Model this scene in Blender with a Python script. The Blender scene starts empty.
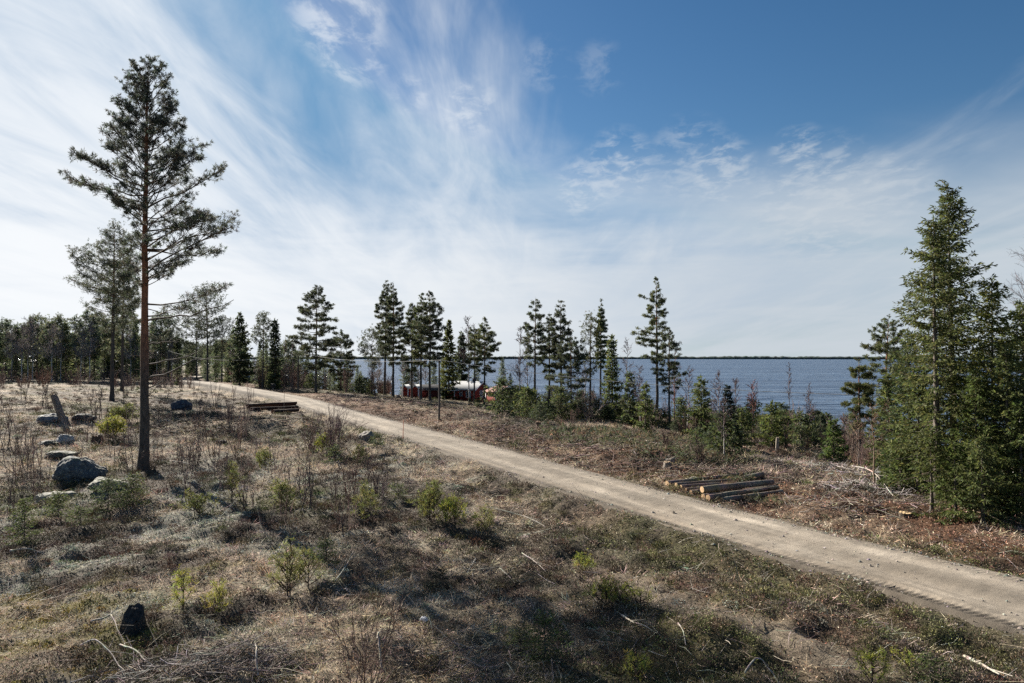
import bpy, math, random
import numpy as np
from mathutils import Vector, noise as mnoise

PI = math.pi
R_ = math.radians
scene = bpy.context.scene
COL = scene.collection

# ------------------------------------------------------------------ camera
CAM_Z = 5.0
PITCH = R_(1.34)
FPX = 683.0
cam_data = bpy.data.cameras.new('camera')
cam_data.lens = 24.0
cam_data.sensor_width = 35.98
cam_data.clip_start = 0.1
cam_data.clip_end = 40000
cam = bpy.data.objects.new('camera', cam_data)
COL.objects.link(cam)
cam.location = (0, 0, CAM_Z)
cam.rotation_euler = (PI / 2 + PITCH, 0, 0)
scene.camera = cam
CP, SP = math.cos(PITCH), math.sin(PITCH)


def ray(px, py):
    dx = (px - 512) / FPX
    dy = (341.5 - py) / FPX
    return dx, CP - dy * SP, SP + dy * CP


# ------------------------------------------------------------------ noise
def _hash(ix, iy, seed):
    h = (ix.astype(np.int64) * 374761393 + iy.astype(np.int64) * 668265263 + seed * 974634533) & 0xffffffff
    h = ((h ^ (h >> 13)) * 1274126177) & 0xffffffff
    h = ((h ^ (h >> 16)) * 2246822519) & 0xffffffff
    h = h ^ (h >> 15)
    return (h & 0xffffff) / float(0xffffff)


def vnoise(x, y, seed=0):
    x = np.asarray(x, float); y = np.asarray(y, float)
    ix = np.floor(x); iy = np.floor(y)
    fx = x - ix; fy = y - iy
    fx = fx * fx * (3 - 2 * fx); fy = fy * fy * (3 - 2 * fy)
    a = _hash(ix, iy, seed); b = _hash(ix + 1, iy, seed)
    c = _hash(ix, iy + 1, seed); d = _hash(ix + 1, iy + 1, seed)
    return (a * (1 - fx) + b * fx) * (1 - fy) + (c * (1 - fx) + d * fx) * fy


def fbm(x, y, seed=0, octv=4):
    s = 0; a = 0.5; t = 0
    x = np.asarray(x, float); y = np.asarray(y, float)
    for o in range(octv):
        s = s + a * vnoise(x, y, seed + o * 17); t += a
        x, y = x * 1.63 - y * 1.21 + 11.3, x * 1.21 + y * 1.63 - 7.1
        a *= 0.5
    return s / t


def sstep(a, b, x):
    t = np.clip((np.asarray(x, float) - a) / (b - a), 0, 1)
    return t * t * (3 - 2 * t)


# ------------------------------------------------------------------ road centre line
RP = np.array([(44, -46), (28.5, -20), (19, -2), (10.9, 13.5), (6.7, 20.5), (1.6, 30.1), (-5.5, 43.7), (-13, 57.5), (-20, 71), (-27.2, 84.8),
               (-38.6, 101), (-55, 125), (-68, 142), (-77, 165), (-83, 200), (-92, 250), (-115, 330), (-200, 430)], float)


def catmull(P, n):
    out = []
    for i in range(len(P) - 1):
        p0 = P[max(i - 1, 0)]; p1 = P[i]; p2 = P[i + 1]; p3 = P[min(i + 2, len(P) - 1)]
        for k in range(n):
            t = k / n
            out.append(0.5 * ((2 * p1) + (-p0 + p2) * t + (2 * p0 - 5 * p1 + 4 * p2 - p3) * t * t + (-p0 + 3 * p1 - 3 * p2 + p3) * t ** 3))
    out.append(P[-1])
    return np.array(out)


RC = catmull(RP, 4)
HALF = 1.5


def road_sd(x, y):
    """signed distance to the road centre line, positive on the lake side"""
    x = np.asarray(x, float); y = np.asarray(y, float)
    best = np.full(x.shape, 1e9); sg = np.ones(x.shape)
    for i in range(len(RC) - 1):
        a = RC[i]; b = RC[i + 1]; d = b - a; L2 = d @ d
        t = ((x - a[0]) * d[0] + (y - a[1]) * d[1]) / L2
        if i == 0: t = np.minimum(t, 1)
        elif i == len(RC) - 2: t = np.maximum(t, 0)
        else: t = np.clip(t, 0, 1)
        ex = x - a[0] - t * d[0]; ey = y - a[1] - t * d[1]
        dd = ex * ex + ey * ey
        m = dd < best
        best = np.where(m, dd, best)
        sg = np.where(m, np.sign(d[1] * ex - d[0] * ey), sg)
    return np.sqrt(best) * sg


WATER_Z = -5.0
MOUNDS = [(-12.9, 24.4, 2.0, 0.5), (-15.0, 25.3, 1.5, 0.28), (-14.6, 33.5, 1.8, 0.3), (-7.5, 41, 2.5, 0.35), (-4.4, 15.9, .8, .22),
          (-18.5, 48, 4, 0.4), (-33, 52, 3, 0.4), (-2.2, 12.2, 1.1, .2), (3.2, 12.6, 1.2, .22), (-9, 17, 1.4, .18)]


def height(x, y, micro=True, sd=None):
    x = np.asarray(x, float); y = np.asarray(y, float)
    if sd is None: sd = road_sd(x, y)
    ad = np.abs(sd) + .65
    d0 = (x - 11.3) * .87 + (y - 13.6) * .49
    ld = np.where(sd > 0, np.maximum(sd, np.minimum(d0 + 28 * sstep(125, 165, y), sd * 4)), sd)
    lake = np.maximum(ld - 5, 0)
    base = -0.085 * lake * sstep(0, 14, lake) - 0.0
    base = np.maximum(base, -8.5)
    base = base + 0.25 * sstep(50, 150, -sd) + 3.0 * sstep(60, 260, -sd)
    base = base - .40 * np.exp(-((sd + 9) / 6.5) ** 2) * sstep(55, 80, y)
    base = base - 0.30 * np.exp(-((sd + 3.3) / 0.9) ** 2) - 0.14 * np.exp(-((sd - 3.0) / 0.9) ** 2)
    w = sstep(2.2, 5.5, ad)
    big = (fbm(x / 7.0, y / 7.0, 3, 3) - 0.5) * 0.75
    flat = 1 - .72 * sstep(6, 16, sd) - .85 * sstep(45, 85, y) * (sd < 0)
    h = base + big * w * flat
    w = w * (1 - .5 * sstep(60, 110, y))
    for mx, my, mr, mh in MOUNDS:
        h = h + mh * np.exp(-((x - mx) ** 2 + (y - my) ** 2) / (mr * mr)) * w
    if micro:
        wm = sstep(1.9, 3.2, ad)
        m = (fbm(x / 1.1, y / 1.1, 31, 3) - 0.5) * 0.50 + (fbm(x / 0.32, y / 0.32, 57, 2) - 0.5) * 0.20
        h = h + m * wm * 0.9 * (1 - .6 * sstep(60, 110, y))
    h = h - 0.10 * (1 - sstep(1.75, 2.25, ad))
    return h


def hgt(x, y):
    return float(height(np.array([x]), np.array([y]))[0])


def at(px, py, lift=0.0):
    """ground point seen at a pixel"""
    d = ray(px, py)
    t = np.geomspace(5, 500, 2600)
    X = d[0] * t; Y = d[1] * t; Z = CAM_Z + d[2] * t
    below = Z < height(X, Y, False)
    k = int(np.argmax(below)) if below.any() else len(t) - 1
    return Vector((X[k], Y[k], hgt(X[k], Y[k]) + lift))


def at_depth(px, Y):
    d = ray(px, 357)
    x = d[0] / d[1] * Y
    return Vector((x, Y, hgt(x, Y)))


def z_at(px, py, Y):
    d = ray(px, py)
    return CAM_Z + d[2] / d[1] * Y


# ------------------------------------------------------------------ mesh builder
class MB:
    def __init__(self):
        self.v = []; self.c = []; self.f = {3: [], 4: []}; self.n = 0; self.mi = {3: [], 4: []}

    def add(self, v, faces, col=(.5, .5, .5), mi=0):
        v = np.asarray(v, float).reshape(-1, 3); f = np.asarray(faces, np.int64)
        if len(f) == 0: return
        c = np.asarray(col, float)
        if c.ndim == 1: c = np.broadcast_to(c, (len(v), 3))
        self.v.append(v); self.c.append(c)
        k = f.shape[1]
        self.f[k].append(f + self.n); self.mi[k].append(np.full(len(f), mi))
        self.n += len(v)

    def build(self, name, mats, parent=None, smooth=False, link=True):
        me = bpy.data.meshes.new(name)
        v = np.concatenate(self.v).astype(np.float32); c = np.concatenate(self.c)
        f3 = np.concatenate(self.f[3]) if self.f[3] else np.zeros((0, 3), int)
        f4 = np.concatenate(self.f[4]) if self.f[4] else np.zeros((0, 4), int)
        m = np.concatenate([np.concatenate(self.mi[3]) if self.mi[3] else np.zeros(0, int),
                            np.concatenate(self.mi[4]) if self.mi[4] else np.zeros(0, int)]).astype(np.int32)
        me.vertices.add(len(v)); me.vertices.foreach_set('co', v.ravel())
        nl = f3.size + f4.size; npoly = len(f3) + len(f4)
        me.loops.add(nl)
        me.loops.foreach_set('vertex_index', np.concatenate([f3.ravel(), f4.ravel()]).astype(np.int32))
        me.polygons.add(npoly)
        ls = np.concatenate([np.arange(len(f3)) * 3, f3.size + np.arange(len(f4)) * 4]).astype(np.int32)
        me.polygons.foreach_set('loop_start', ls)
        if not isinstance(mats, (list, tuple)): mats = [mats]
        for mm in mats: me.materials.append(mm)
        if m.any(): me.polygons.foreach_set('material_index', m)
        if smooth: me.polygons.foreach_set('use_smooth', np.ones(npoly, bool))
        a = me.color_attributes.new('Col', 'FLOAT_COLOR', 'POINT')
        a.data.foreach_set('color', np.concatenate([c, np.ones((len(c), 1))], 1).astype(np.float32).ravel())
        me.update(calc_edges=True)
        o = bpy.data.objects.new(name, me)
        if link: COL.objects.link(o)
        if parent is not None: o.parent = parent
        return o

    # --- shapes
    def box(self, c, s, col=(.5, .5, .5), rz=0.0, mi=0):
        sx, sy, sz = s[0] / 2, s[1] / 2, s[2] / 2
        v = np.array([(x, y, z) for x in (-sx, sx) for y in (-sy, sy) for z in (-sz, sz)])
        ca, sa = math.cos(rz), math.sin(rz)
        v = np.stack([v[:, 0] * ca - v[:, 1] * sa, v[:, 0] * sa + v[:, 1] * ca, v[:, 2]], 1) + np.array(c)
        self.add(v, [(0, 1, 3, 2), (4, 6, 7, 5), (0, 4, 5, 1), (2, 3, 7, 6), (0, 2, 6, 4), (1, 5, 7, 3)], col, mi)

    def prism(self, poly, y0, y1, col=(.5, .5, .5), mi=0):
        """polygon in xz pulled from y0 to y1 (convex, fan-capped)"""
        n = len(poly)
        v = [(p[0], y0, p[1]) for p in poly] + [(p[0], y1, p[1]) for p in poly]
        self.add(v, [(i, (i + 1) % n, n + (i + 1) % n, n + i) for i in range(n)], col, mi)
        self.add(v, [(0, i + 1, i) for i in range(1, n - 1)] + [(n, n + i, n + i + 1) for i in range(1, n - 1)], col, mi)

    def tube(self, pts, rad, sides=8, col=(.5, .5, .5), cap=True, jitter=0, rng=None, mi=0):
        pts = np.asarray(pts, float); rad = np.broadcast_to(np.asarray(rad, float), (len(pts),))
        k = len(pts)
        tg = np.gradient(pts, axis=0); tg /= np.linalg.norm(tg, axis=1, keepdims=True) + 1e-9
        ref = np.array([1, 0, 0.]) if abs(tg[0][0]) < .8 else np.array([0, 1, 0.])
        ang = np.arange(sides) * 2 * PI / sides
        V = np.zeros((k, sides, 3))
        for i in range(k):
            u = ref - tg[i] * (ref @ tg[i]); u /= np.linalg.norm(u); w = np.cross(tg[i], u)
            ref = u
            r = rad[i] * np.ones(sides)
            if jitter and rng is not None: r = r * (1 + jitter * rng.uniform(-1, 1, sides))
            V[i] = pts[i] + (np.cos(ang) * r)[:, None] * u + (np.sin(ang) * r)[:, None] * w
        f = []
        for i in range(k - 1):
            for j in range(sides):
                j2 = (j + 1) % sides
                f.append((i * sides + j, i * sides + j2, (i + 1) * sides + j2, (i + 1) * sides + j))
        c = np.asarray(col, float)
        if c.ndim == 2: c = np.repeat(c, sides, 0)
        self.add(V.reshape(-1, 3), f, c, mi)
        if cap:
            for e, flip in ((0, True), (k - 1, False)):
                vv = np.concatenate([V[e], V[e].mean(0)[None]])
                ff = [((j + 1) % sides, j, sides) if flip else (j, (j + 1) % sides, sides) for j in range(sides)]
                cc = c if c.ndim == 1 else c[e * sides]
                self.add(vv, ff, cc, mi)

    def sticks(self, P0, P1, R0, R1, col, sides=3):
        P0 = np.asarray(P0, float); P1 = np.asarray(P1, float); n = len(P0)
        if n == 0: return
        R0 = np.broadcast_to(R0, (n,)); R1 = np.broadcast_to(R1, (n,))
        d = P1 - P0; d /= np.linalg.norm(d, axis=1, keepdims=True) + 1e-9
        ref = np.where(np.abs(d[:, 2:3]) < .9, np.array([[0, 0, 1.]]), np.array([[1., 0, 0]]))
        u = np.cross(d, ref); u /= np.linalg.norm(u, axis=1, keepdims=True) + 1e-9
        w = np.cross(d, u)
        V = np.zeros((n, 2 * sides, 3))
        for j in range(sides):
            a = j * 2 * PI / sides
            off = math.cos(a) * u + math.sin(a) * w
            V[:, j] = P0 + off * R0[:, None]; V[:, sides + j] = P1 + off * R1[:, None]
        base = (np.arange(n) * 2 * sides)[:, None]
        F = np.concatenate([base + np.array([[j, (j + 1) % sides, sides + (j + 1) % sides, sides + j]]) for j in range(sides)])
        c = np.asarray(col, float)
        if c.ndim == 2: c = np.repeat(c, 2 * sides, 0)
        self.add(V.reshape(-1, 3), F, c)

    def blades(self, B, D, L, W, col, rng, bend=0.0):
        """thin pointed leaf / needle faces: base B, unit direction D"""
        B = np.asarray(B, float); n = len(B)
        if n == 0: return
        L = np.broadcast_to(L, (n,)); W = np.broadcast_to(W, (n,))
        r = rng.normal(size=(n, 3)); s = np.cross(D, r); s /= np.linalg.norm(s, axis=1, keepdims=True) + 1e-9
        mid = B + D * (L * .45)[:, None]
        tip = B + D * L[:, None]
        V = np.stack([B, mid - s * (W / 2)[:, None], tip, mid + s * (W / 2)[:, None]], 1)
        F = (np.arange(n) * 4)[:, None] + np.array([[0, 1, 2, 3]])
        c = np.asarray(col, float)
        if c.ndim == 2: c = np.repeat(c, 4, 0)
        self.add(V.reshape(-1, 3), F, c)


def unit(v):
    return v / (np.linalg.norm(v, axis=-1, keepdims=True) + 1e-9)


def vary(rng, cols, n, amt=.25):
    """n colours drawn around one or several base colours"""
    cols = np.atleast_2d(np.asarray(cols, float))
    c = cols[rng.integers(0, len(cols), n)]
    return np.clip(c * (1 + amt * rng.normal(size=(n, 1))) * (1 + .08 * rng.normal(size=(n, 3))), .004, .9)


def tag(o, label=None, cat=None, group=None, kind=None):
    if label: o['label'] = label
    if cat: o['category'] = cat
    if group: o['group'] = group
    if kind: o['kind'] = kind
    return o


def empty(name, loc, rz=0.0):
    o = bpy.data.objects.new(name, None)
    COL.objects.link(o)
    o.empty_display_size = .2
    o.location = loc; o.rotation_euler = (0, 0, rz)
    return o


def copy_tree(o, parent=None):
    c = o.copy(); COL.objects.link(c)
    if parent is not None: c.parent = parent
    for ch in list(o.children): copy_tree(ch, c)
    return c


# ------------------------------------------------------------------ materials
class NT:
    def __init__(self, name):
        self.m = bpy.data.materials.new(name); self.m.use_nodes = True
        self.t = self.m.node_tree; self.t.nodes.clear()
        self.out = self.n('ShaderNodeOutputMaterial')

    def n(self, typ, **kw):
        nd = self.t.nodes.new(typ)
        for k, v in kw.items():
            if k in ('operation', 'blend_type', 'data_type', 'attribute_name', 'wave_type', 'feature', 'bands_direction', 'noise_dimensions', 'label', 'uv_map'):
                setattr(nd, k, v)
            else:
                nd.inputs[k].default_value = v
        return nd

    def l(self, a, b):
        self.t.links.new(a, b)

    def noise(self, scale, detail=4, rough=.55, vec=None, dist=0):
        nd = self.n('ShaderNodeTexNoise', Scale=scale, Detail=detail, Roughness=rough, Distortion=dist)
        if vec is not None: self.l(vec, nd.inputs['Vector'])
        return nd

    def ramp(self, fac, stops):
        nd = self.n('ShaderNodeValToRGB')
        e = nd.color_ramp.elements
        while len(e) < len(stops): e.new(.5)
        for i, (p, c) in enumerate(stops):
            e[i].position = p; e[i].color = (*c, 1) if len(c) == 3 else c
        self.l(fac, nd.inputs[0])
        return nd

    def mix(self, fac, a, b, blend='MIX'):
        nd = self.n('ShaderNodeMix'); nd.data_type = 'RGBA'; nd.blend_type = blend
        for s, v in ((nd.inputs[0], fac), (nd.inputs[6], a), (nd.inputs[7], b)):
            if hasattr(v, 'is_output'): self.l(v, s)
            elif isinstance(v, (int, float)): s.default_value = v
            else: s.default_value = (*v, 1)
        return nd.outputs[2]

    def math(self, op, a, b=0.0, c=None):
        nd = self.n('ShaderNodeMath'); nd.operation = op
        for i, v in enumerate((a, b) if c is None else (a, b, c)):
            if hasattr(v, 'is_output'): self.l(v, nd.inputs[i])
            else: nd.inputs[i].default_value = v
        return nd.outputs[0]

    def bsdf(self, col, rough=.85, bump=None, bstr=.5, bdist=.02, spec=.25, metal=0):
        b = self.n('ShaderNodeBsdfPrincipled')
        b.inputs['Specular IOR Level'].default_value = spec
        b.inputs['Metallic'].default_value = metal
        for s, v in ((b.inputs['Base Color'], col), (b.inputs['Roughness'], rough)):
            if hasattr(v, 'is_output'): self.l(v, s)
            elif isinstance(v, (int, float)): s.default_value = v
            else: s.default_value = (*v, 1)
        if bump is not None:
            bp = self.n('ShaderNodeBump', Strength=bstr, Distance=bdist)
            self.l(bump, bp.inputs['Height']); self.l(bp.outputs[0], b.inputs['Normal'])
        return b

    def done(self, sh):
        self.l(sh.outputs[0] if hasattr(sh, 'outputs') else sh, self.out.inputs['Surface'])
        return self.m


def mat_foliage(name, trans=.25, rough=.7):
    k = NT(name)
    a = k.n('ShaderNodeAttribute', attribute_name='Col')
    b = k.bsdf(a.outputs['Color'], rough, spec=.15)
    t = k.n('ShaderNodeBsdfTranslucent'); k.l(a.outputs['Color'], t.inputs[0])
    mx = k.n('ShaderNodeMixShader'); mx.inputs[0].default_value = trans
    k.l(b.outputs[0], mx.inputs[1]); k.l(t.outputs[0], mx.inputs[2])
    return k.done(mx)


def mat_bark(name, scale=14, bstr=.6):
    k = NT(name)
    a = k.n('ShaderNodeAttribute', attribute_name='Col')
    tc = k.n('ShaderNodeTexCoord')
    mp = k.n('ShaderNodeMapping'); mp.inputs['Scale'].default_value = (1, 1, .3); k.l(tc.outputs['Object'], mp.inputs[0])
    nz = k.noise(scale, 5, .65, mp.outputs[0])
    v = k.ramp(nz.outputs[0], [(.3, (.45, .45, .45)), (.7, (1.35, 1.35, 1.35))])
    c = k.mix(1.0, a.outputs['Color'], v.outputs[0], 'MULTIPLY')
    return k.done(k.bsdf(c, .9, nz.outputs[0], bstr, .03, .15))


def mat_plain(name, col, var=.2, scale=6, rough=.7, bstr=.2, bdist=.01, spec=.25, metal=0):
    k = NT(name)
    tc = k.n('ShaderNodeTexCoord')
    nz = k.noise(scale, 5, .6, tc.outputs['Object'])
    c0 = tuple(x * (1 - var) for x in col); c1 = tuple(min(x * (1 + var), .95) for x in col)
    r = k.ramp(nz.outputs[0], [(.3, c0), (.7, c1)])
    return k.done(k.bsdf(r.outputs[0], rough, nz.outputs[0], bstr, bdist, spec, metal))


def mat_boards(name, col, width=.14, var=.25):
    k = NT(name)
    tc = k.n('ShaderNodeTexCoord')
    sx = k.n('ShaderNodeSeparateXYZ'); k.l(tc.outputs['Object'], sx.inputs[0])
    s = k.math('ADD', sx.outputs[0], sx.outputs[1])
    fr = k.math('FRACT', k.math('DIVIDE', s, width))
    gap = k.math('LESS_THAN', fr, .1)
    nz = k.noise(3.5, 5, .65, tc.outputs['Object'])
    r = k.ramp(nz.outputs[0], [(.3, tuple(x * (1 - var) for x in col)), (.7, tuple(x * (1 + var) for x in col))])
    h = k.math('SUBTRACT', 1.0, gap)
    return k.done(k.bsdf(r.outputs[0], .85, h, .6, .015, .15))


M = {}
M['needles'] = mat_foliage('pine_needles', .34)
M['spruce'] = mat_foliage('spruce_needles', .42)
M['plant'] = mat_foliage('ground_plants', .10, .8)
M['bark'] = mat_bark('bark')
M['twig'] = mat_bark('twig_bark', 30, .2)


def mat_rock():
    k = NT('rock')
    tc = k.n('ShaderNodeTexCoord'); geo = k.n('ShaderNodeNewGeometry')
    a = k.n('ShaderNodeAttribute', attribute_name='Col')
    n1 = k.noise(3.5, 8, .65, tc.outputs['Object']); n2 = k.noise(9, 4, .6, tc.outputs['Object'])
    v = k.ramp(n1.outputs[0], [(.3, (.5, .5, .5)), (.7, (1.4, 1.4, 1.4))])
    c = k.mix(1.0, a.outputs['Color'], v.outputs[0], 'MULTIPLY')
    lich = k.ramp(n2.outputs[0], [(.56, (0, 0, 0)), (.63, (1, 1, 1))])
    c = k.mix(k.math('MULTIPLY', lich.outputs[0], .55), c, (.27, .28, .24))
    sz = k.n('ShaderNodeSeparateXYZ'); k.l(geo.outputs['Normal'], sz.inputs[0])
    mo = k.math('MULTIPLY', k.math('SMOOTH_MIN', k.math('MAXIMUM', k.math('MULTIPLY', k.math('SUBTRACT', sz.outputs[2], .55), 3), 0), 1, .1),
                k.ramp(n1.outputs[0], [(.47, (0, 0, 0)), (.56, (1, 1, 1))]).outputs[0])
    c = k.mix(k.math('MULTIPLY', mo, .7), c, (.075, .08, .03))
    return k.done(k.bsdf(c, .85, n1.outputs[0], .8, .06, .25))


M['rock'] = mat_rock()


def mat_ground():
    k = NT('ground_soil')
    a = k.n('ShaderNodeAttribute', attribute_name='Col')
    geo = k.n('ShaderNodeNewGeometry')
    n1 = k.noise(7, 8, .7, geo.outputs['Position']); n2 = k.noise(45, 4, .7, geo.outputs['Position']); n3 = k.noise(1.6, 5, .6, geo.outputs['Position'])
    v1 = k.ramp(n1.outputs[0], [(.3, (.35, .34, .33)), (.52, (.9, .9, .9)), (.72, (1.5, 1.45, 1.4))])
    v2 = k.ramp(n2.outputs[0], [(.3, (.6, .6, .6)), (.7, (1.4, 1.4, 1.4))])
    v3 = k.ramp(n3.outputs[0], [(.35, (.75, .72, .7)), (.65, (1.2, 1.2, 1.15))])
    c = k.mix(1.0, k.mix(1.0, k.mix(1.0, a.outputs['Color'], v1.outputs[0], 'MULTIPLY'), v2.outputs[0], 'MULTIPLY'), v3.outputs[0], 'MULTIPLY')
    h = k.math('ADD', n1.outputs[0], k.math('MULTIPLY', n2.outputs[0], .35))
    return k.done(k.bsdf(c, .95, h, 1.0, .10, .1))


def mat_road():
    k = NT('gravel')
    a = k.n('ShaderNodeAttribute', attribute_name='Col')
    geo = k.n('ShaderNodeNewGeometry')
    n1 = k.noise(2.2, 6, .65, geo.outputs['Position']); n2 = k.noise(60, 4, .75, geo.outputs['Position']); n3 = k.noise(.35, 4, .6, geo.outputs['Position'])
    v1 = k.ramp(n1.outputs[0], [(.3, (.86, .85, .84)), (.7, (1.1, 1.1, 1.1))])
    v2 = k.ramp(n2.outputs[0], [(.28, (.7, .7, .7)), (.72, (1.3, 1.3, 1.3))])
    v3 = k.ramp(n3.outputs[0], [(.35, (.9, .88, .86)), (.65, (1.08, 1.08, 1.08))])
    c = k.mix(1.0, k.mix(1.0, k.mix(1.0, a.outputs['Color'], v1.outputs[0], 'MULTIPLY'), v2.outputs[0], 'MULTIPLY'), v3.outputs[0], 'MULTIPLY')
    h = k.math('ADD', k.math('MULTIPLY', n2.outputs[0], .6), n1.outputs[0])
    return k.done(k.bsdf(c, .95, h, .7, .03, .1))


def mat_water():
    k = NT('lake_water')
    geo = k.n('ShaderNodeNewGeometry')
    mp = k.n('ShaderNodeMapping'); mp.inputs['Scale'].default_value = (.55, 1.0, 1); mp.inputs['Rotation'].default_value = (0, 0, R_(14))
    k.l(geo.outputs['Position'], mp.inputs[0])
    n1 = k.noise(.55, 4, .6, mp.outputs[0], .4); n2 = k.noise(.09, 3, .55, mp.outputs[0], .3)
    mp3 = k.n('ShaderNodeMapping'); mp3.inputs['Scale'].default_value = (.22, 1.6, 1); k.l(geo.outputs['Position'], mp3.inputs[0])
    n3 = k.noise(.012, 3, .5, mp3.outputs[0])
    h = k.math('ADD', k.math('MULTIPLY', n1.outputs[0], 1.1), k.math('MULTIPLY', n2.outputs[0], 5.0))
    c = k.ramp(n3.outputs[0], [(.38, (.016, .036, .075)), (.62, (.045, .078, .13))])
    lane = k.ramp(n3.outputs[0], [(.40, (.55, .55, .55)), (.60, (1, 1, 1))])
    h = k.math('MULTIPLY', h, lane.outputs[0])
    b = k.bsdf(c.outputs[0], .28, h, 1.0, 1.0, .5)
    b.inputs['IOR'].default_value = 1.33
    return k.done(b)


M['ground'] = mat_ground(); M['road'] = mat_road(); M['water'] = mat_water()
M['red'] = mat_boards('falu_red_boards', (.23, .038, .026))
M['dark_red'] = mat_boards('dark_red_boards', (.075, .02, .017))
M['white'] = mat_plain('white_paint', (.72, .72, .70), .06)
M['metal_roof'] = mat_plain('grey_sheet_roof', (.35, .355, .36), .1, 2, .9, .1, spec=.05)
M['pink_roof'] = mat_plain('faded_red_roof', (.28, .17, .145), .35, 1.5, .9, spec=.05)
M['dark_roof'] = mat_plain('dark_roofing', (.07, .07, .072), .3, 3, .95, spec=.0)
M['glass'] = mat_plain('window_glass', (.02, .025, .03), .1, 1, .05, 0, spec=.6)
M['dark'] = mat_plain('dark_plastic', (.02, .02, .022), .2, 4, .5)
M['grey_wood'] = mat_bark('grey_pole_wood', 10, .4)
M['wire'] = mat_plain('cable', (.34, .34, .33), .05, 1, .8, spec=.05)
M['stick_red'] = mat_plain('orange_stick', (.5, .12, .05), .1, 4, .6)
M['litter'] = mat_plain('white_plastic', (.45, .45, .46), .05, 8, .5)


def mat_cut():
    k = NT('cut_wood')
    a = k.n('ShaderNodeAttribute', attribute_name='Col')
    tc = k.n('ShaderNodeTexCoord'); nz = k.noise(25, 4, .6, tc.outputs['Object'])
    v = k.ramp(nz.outputs[0], [(.3, (.8, .78, .75)), (.7, (1.15, 1.15, 1.15))])
    return k.done(k.bsdf(k.mix(1.0, a.outputs['Color'], v.outputs[0], 'MULTIPLY'), .8, nz.outputs[0], .2, .01, .15))


M['cut'] = mat_cut()

# ------------------------------------------------------------------ light and sky
SUN_AZ = R_(42.0)      # to the left of the view direction
SUN_EL = R_(25.0)
S = Vector((-math.sin(SUN_AZ) * math.cos(SUN_EL), math.cos(SUN_AZ) * math.cos(SUN_EL), math.sin(SUN_EL)))
sl = bpy.data.lights.new('sun', 'SUN'); sl.energy = 5.0; sl.angle = R_(.53); sl.color = (1, .93, .83)
so = bpy.data.objects.new('sun', sl); COL.objects.link(so)
so.location = (-30, 30, 60)
so.rotation_mode = 'QUATERNION'; so.rotation_quaternion = (-S).to_track_quat('-Z', 'Y')

EXPOSURE = 1.65


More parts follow.
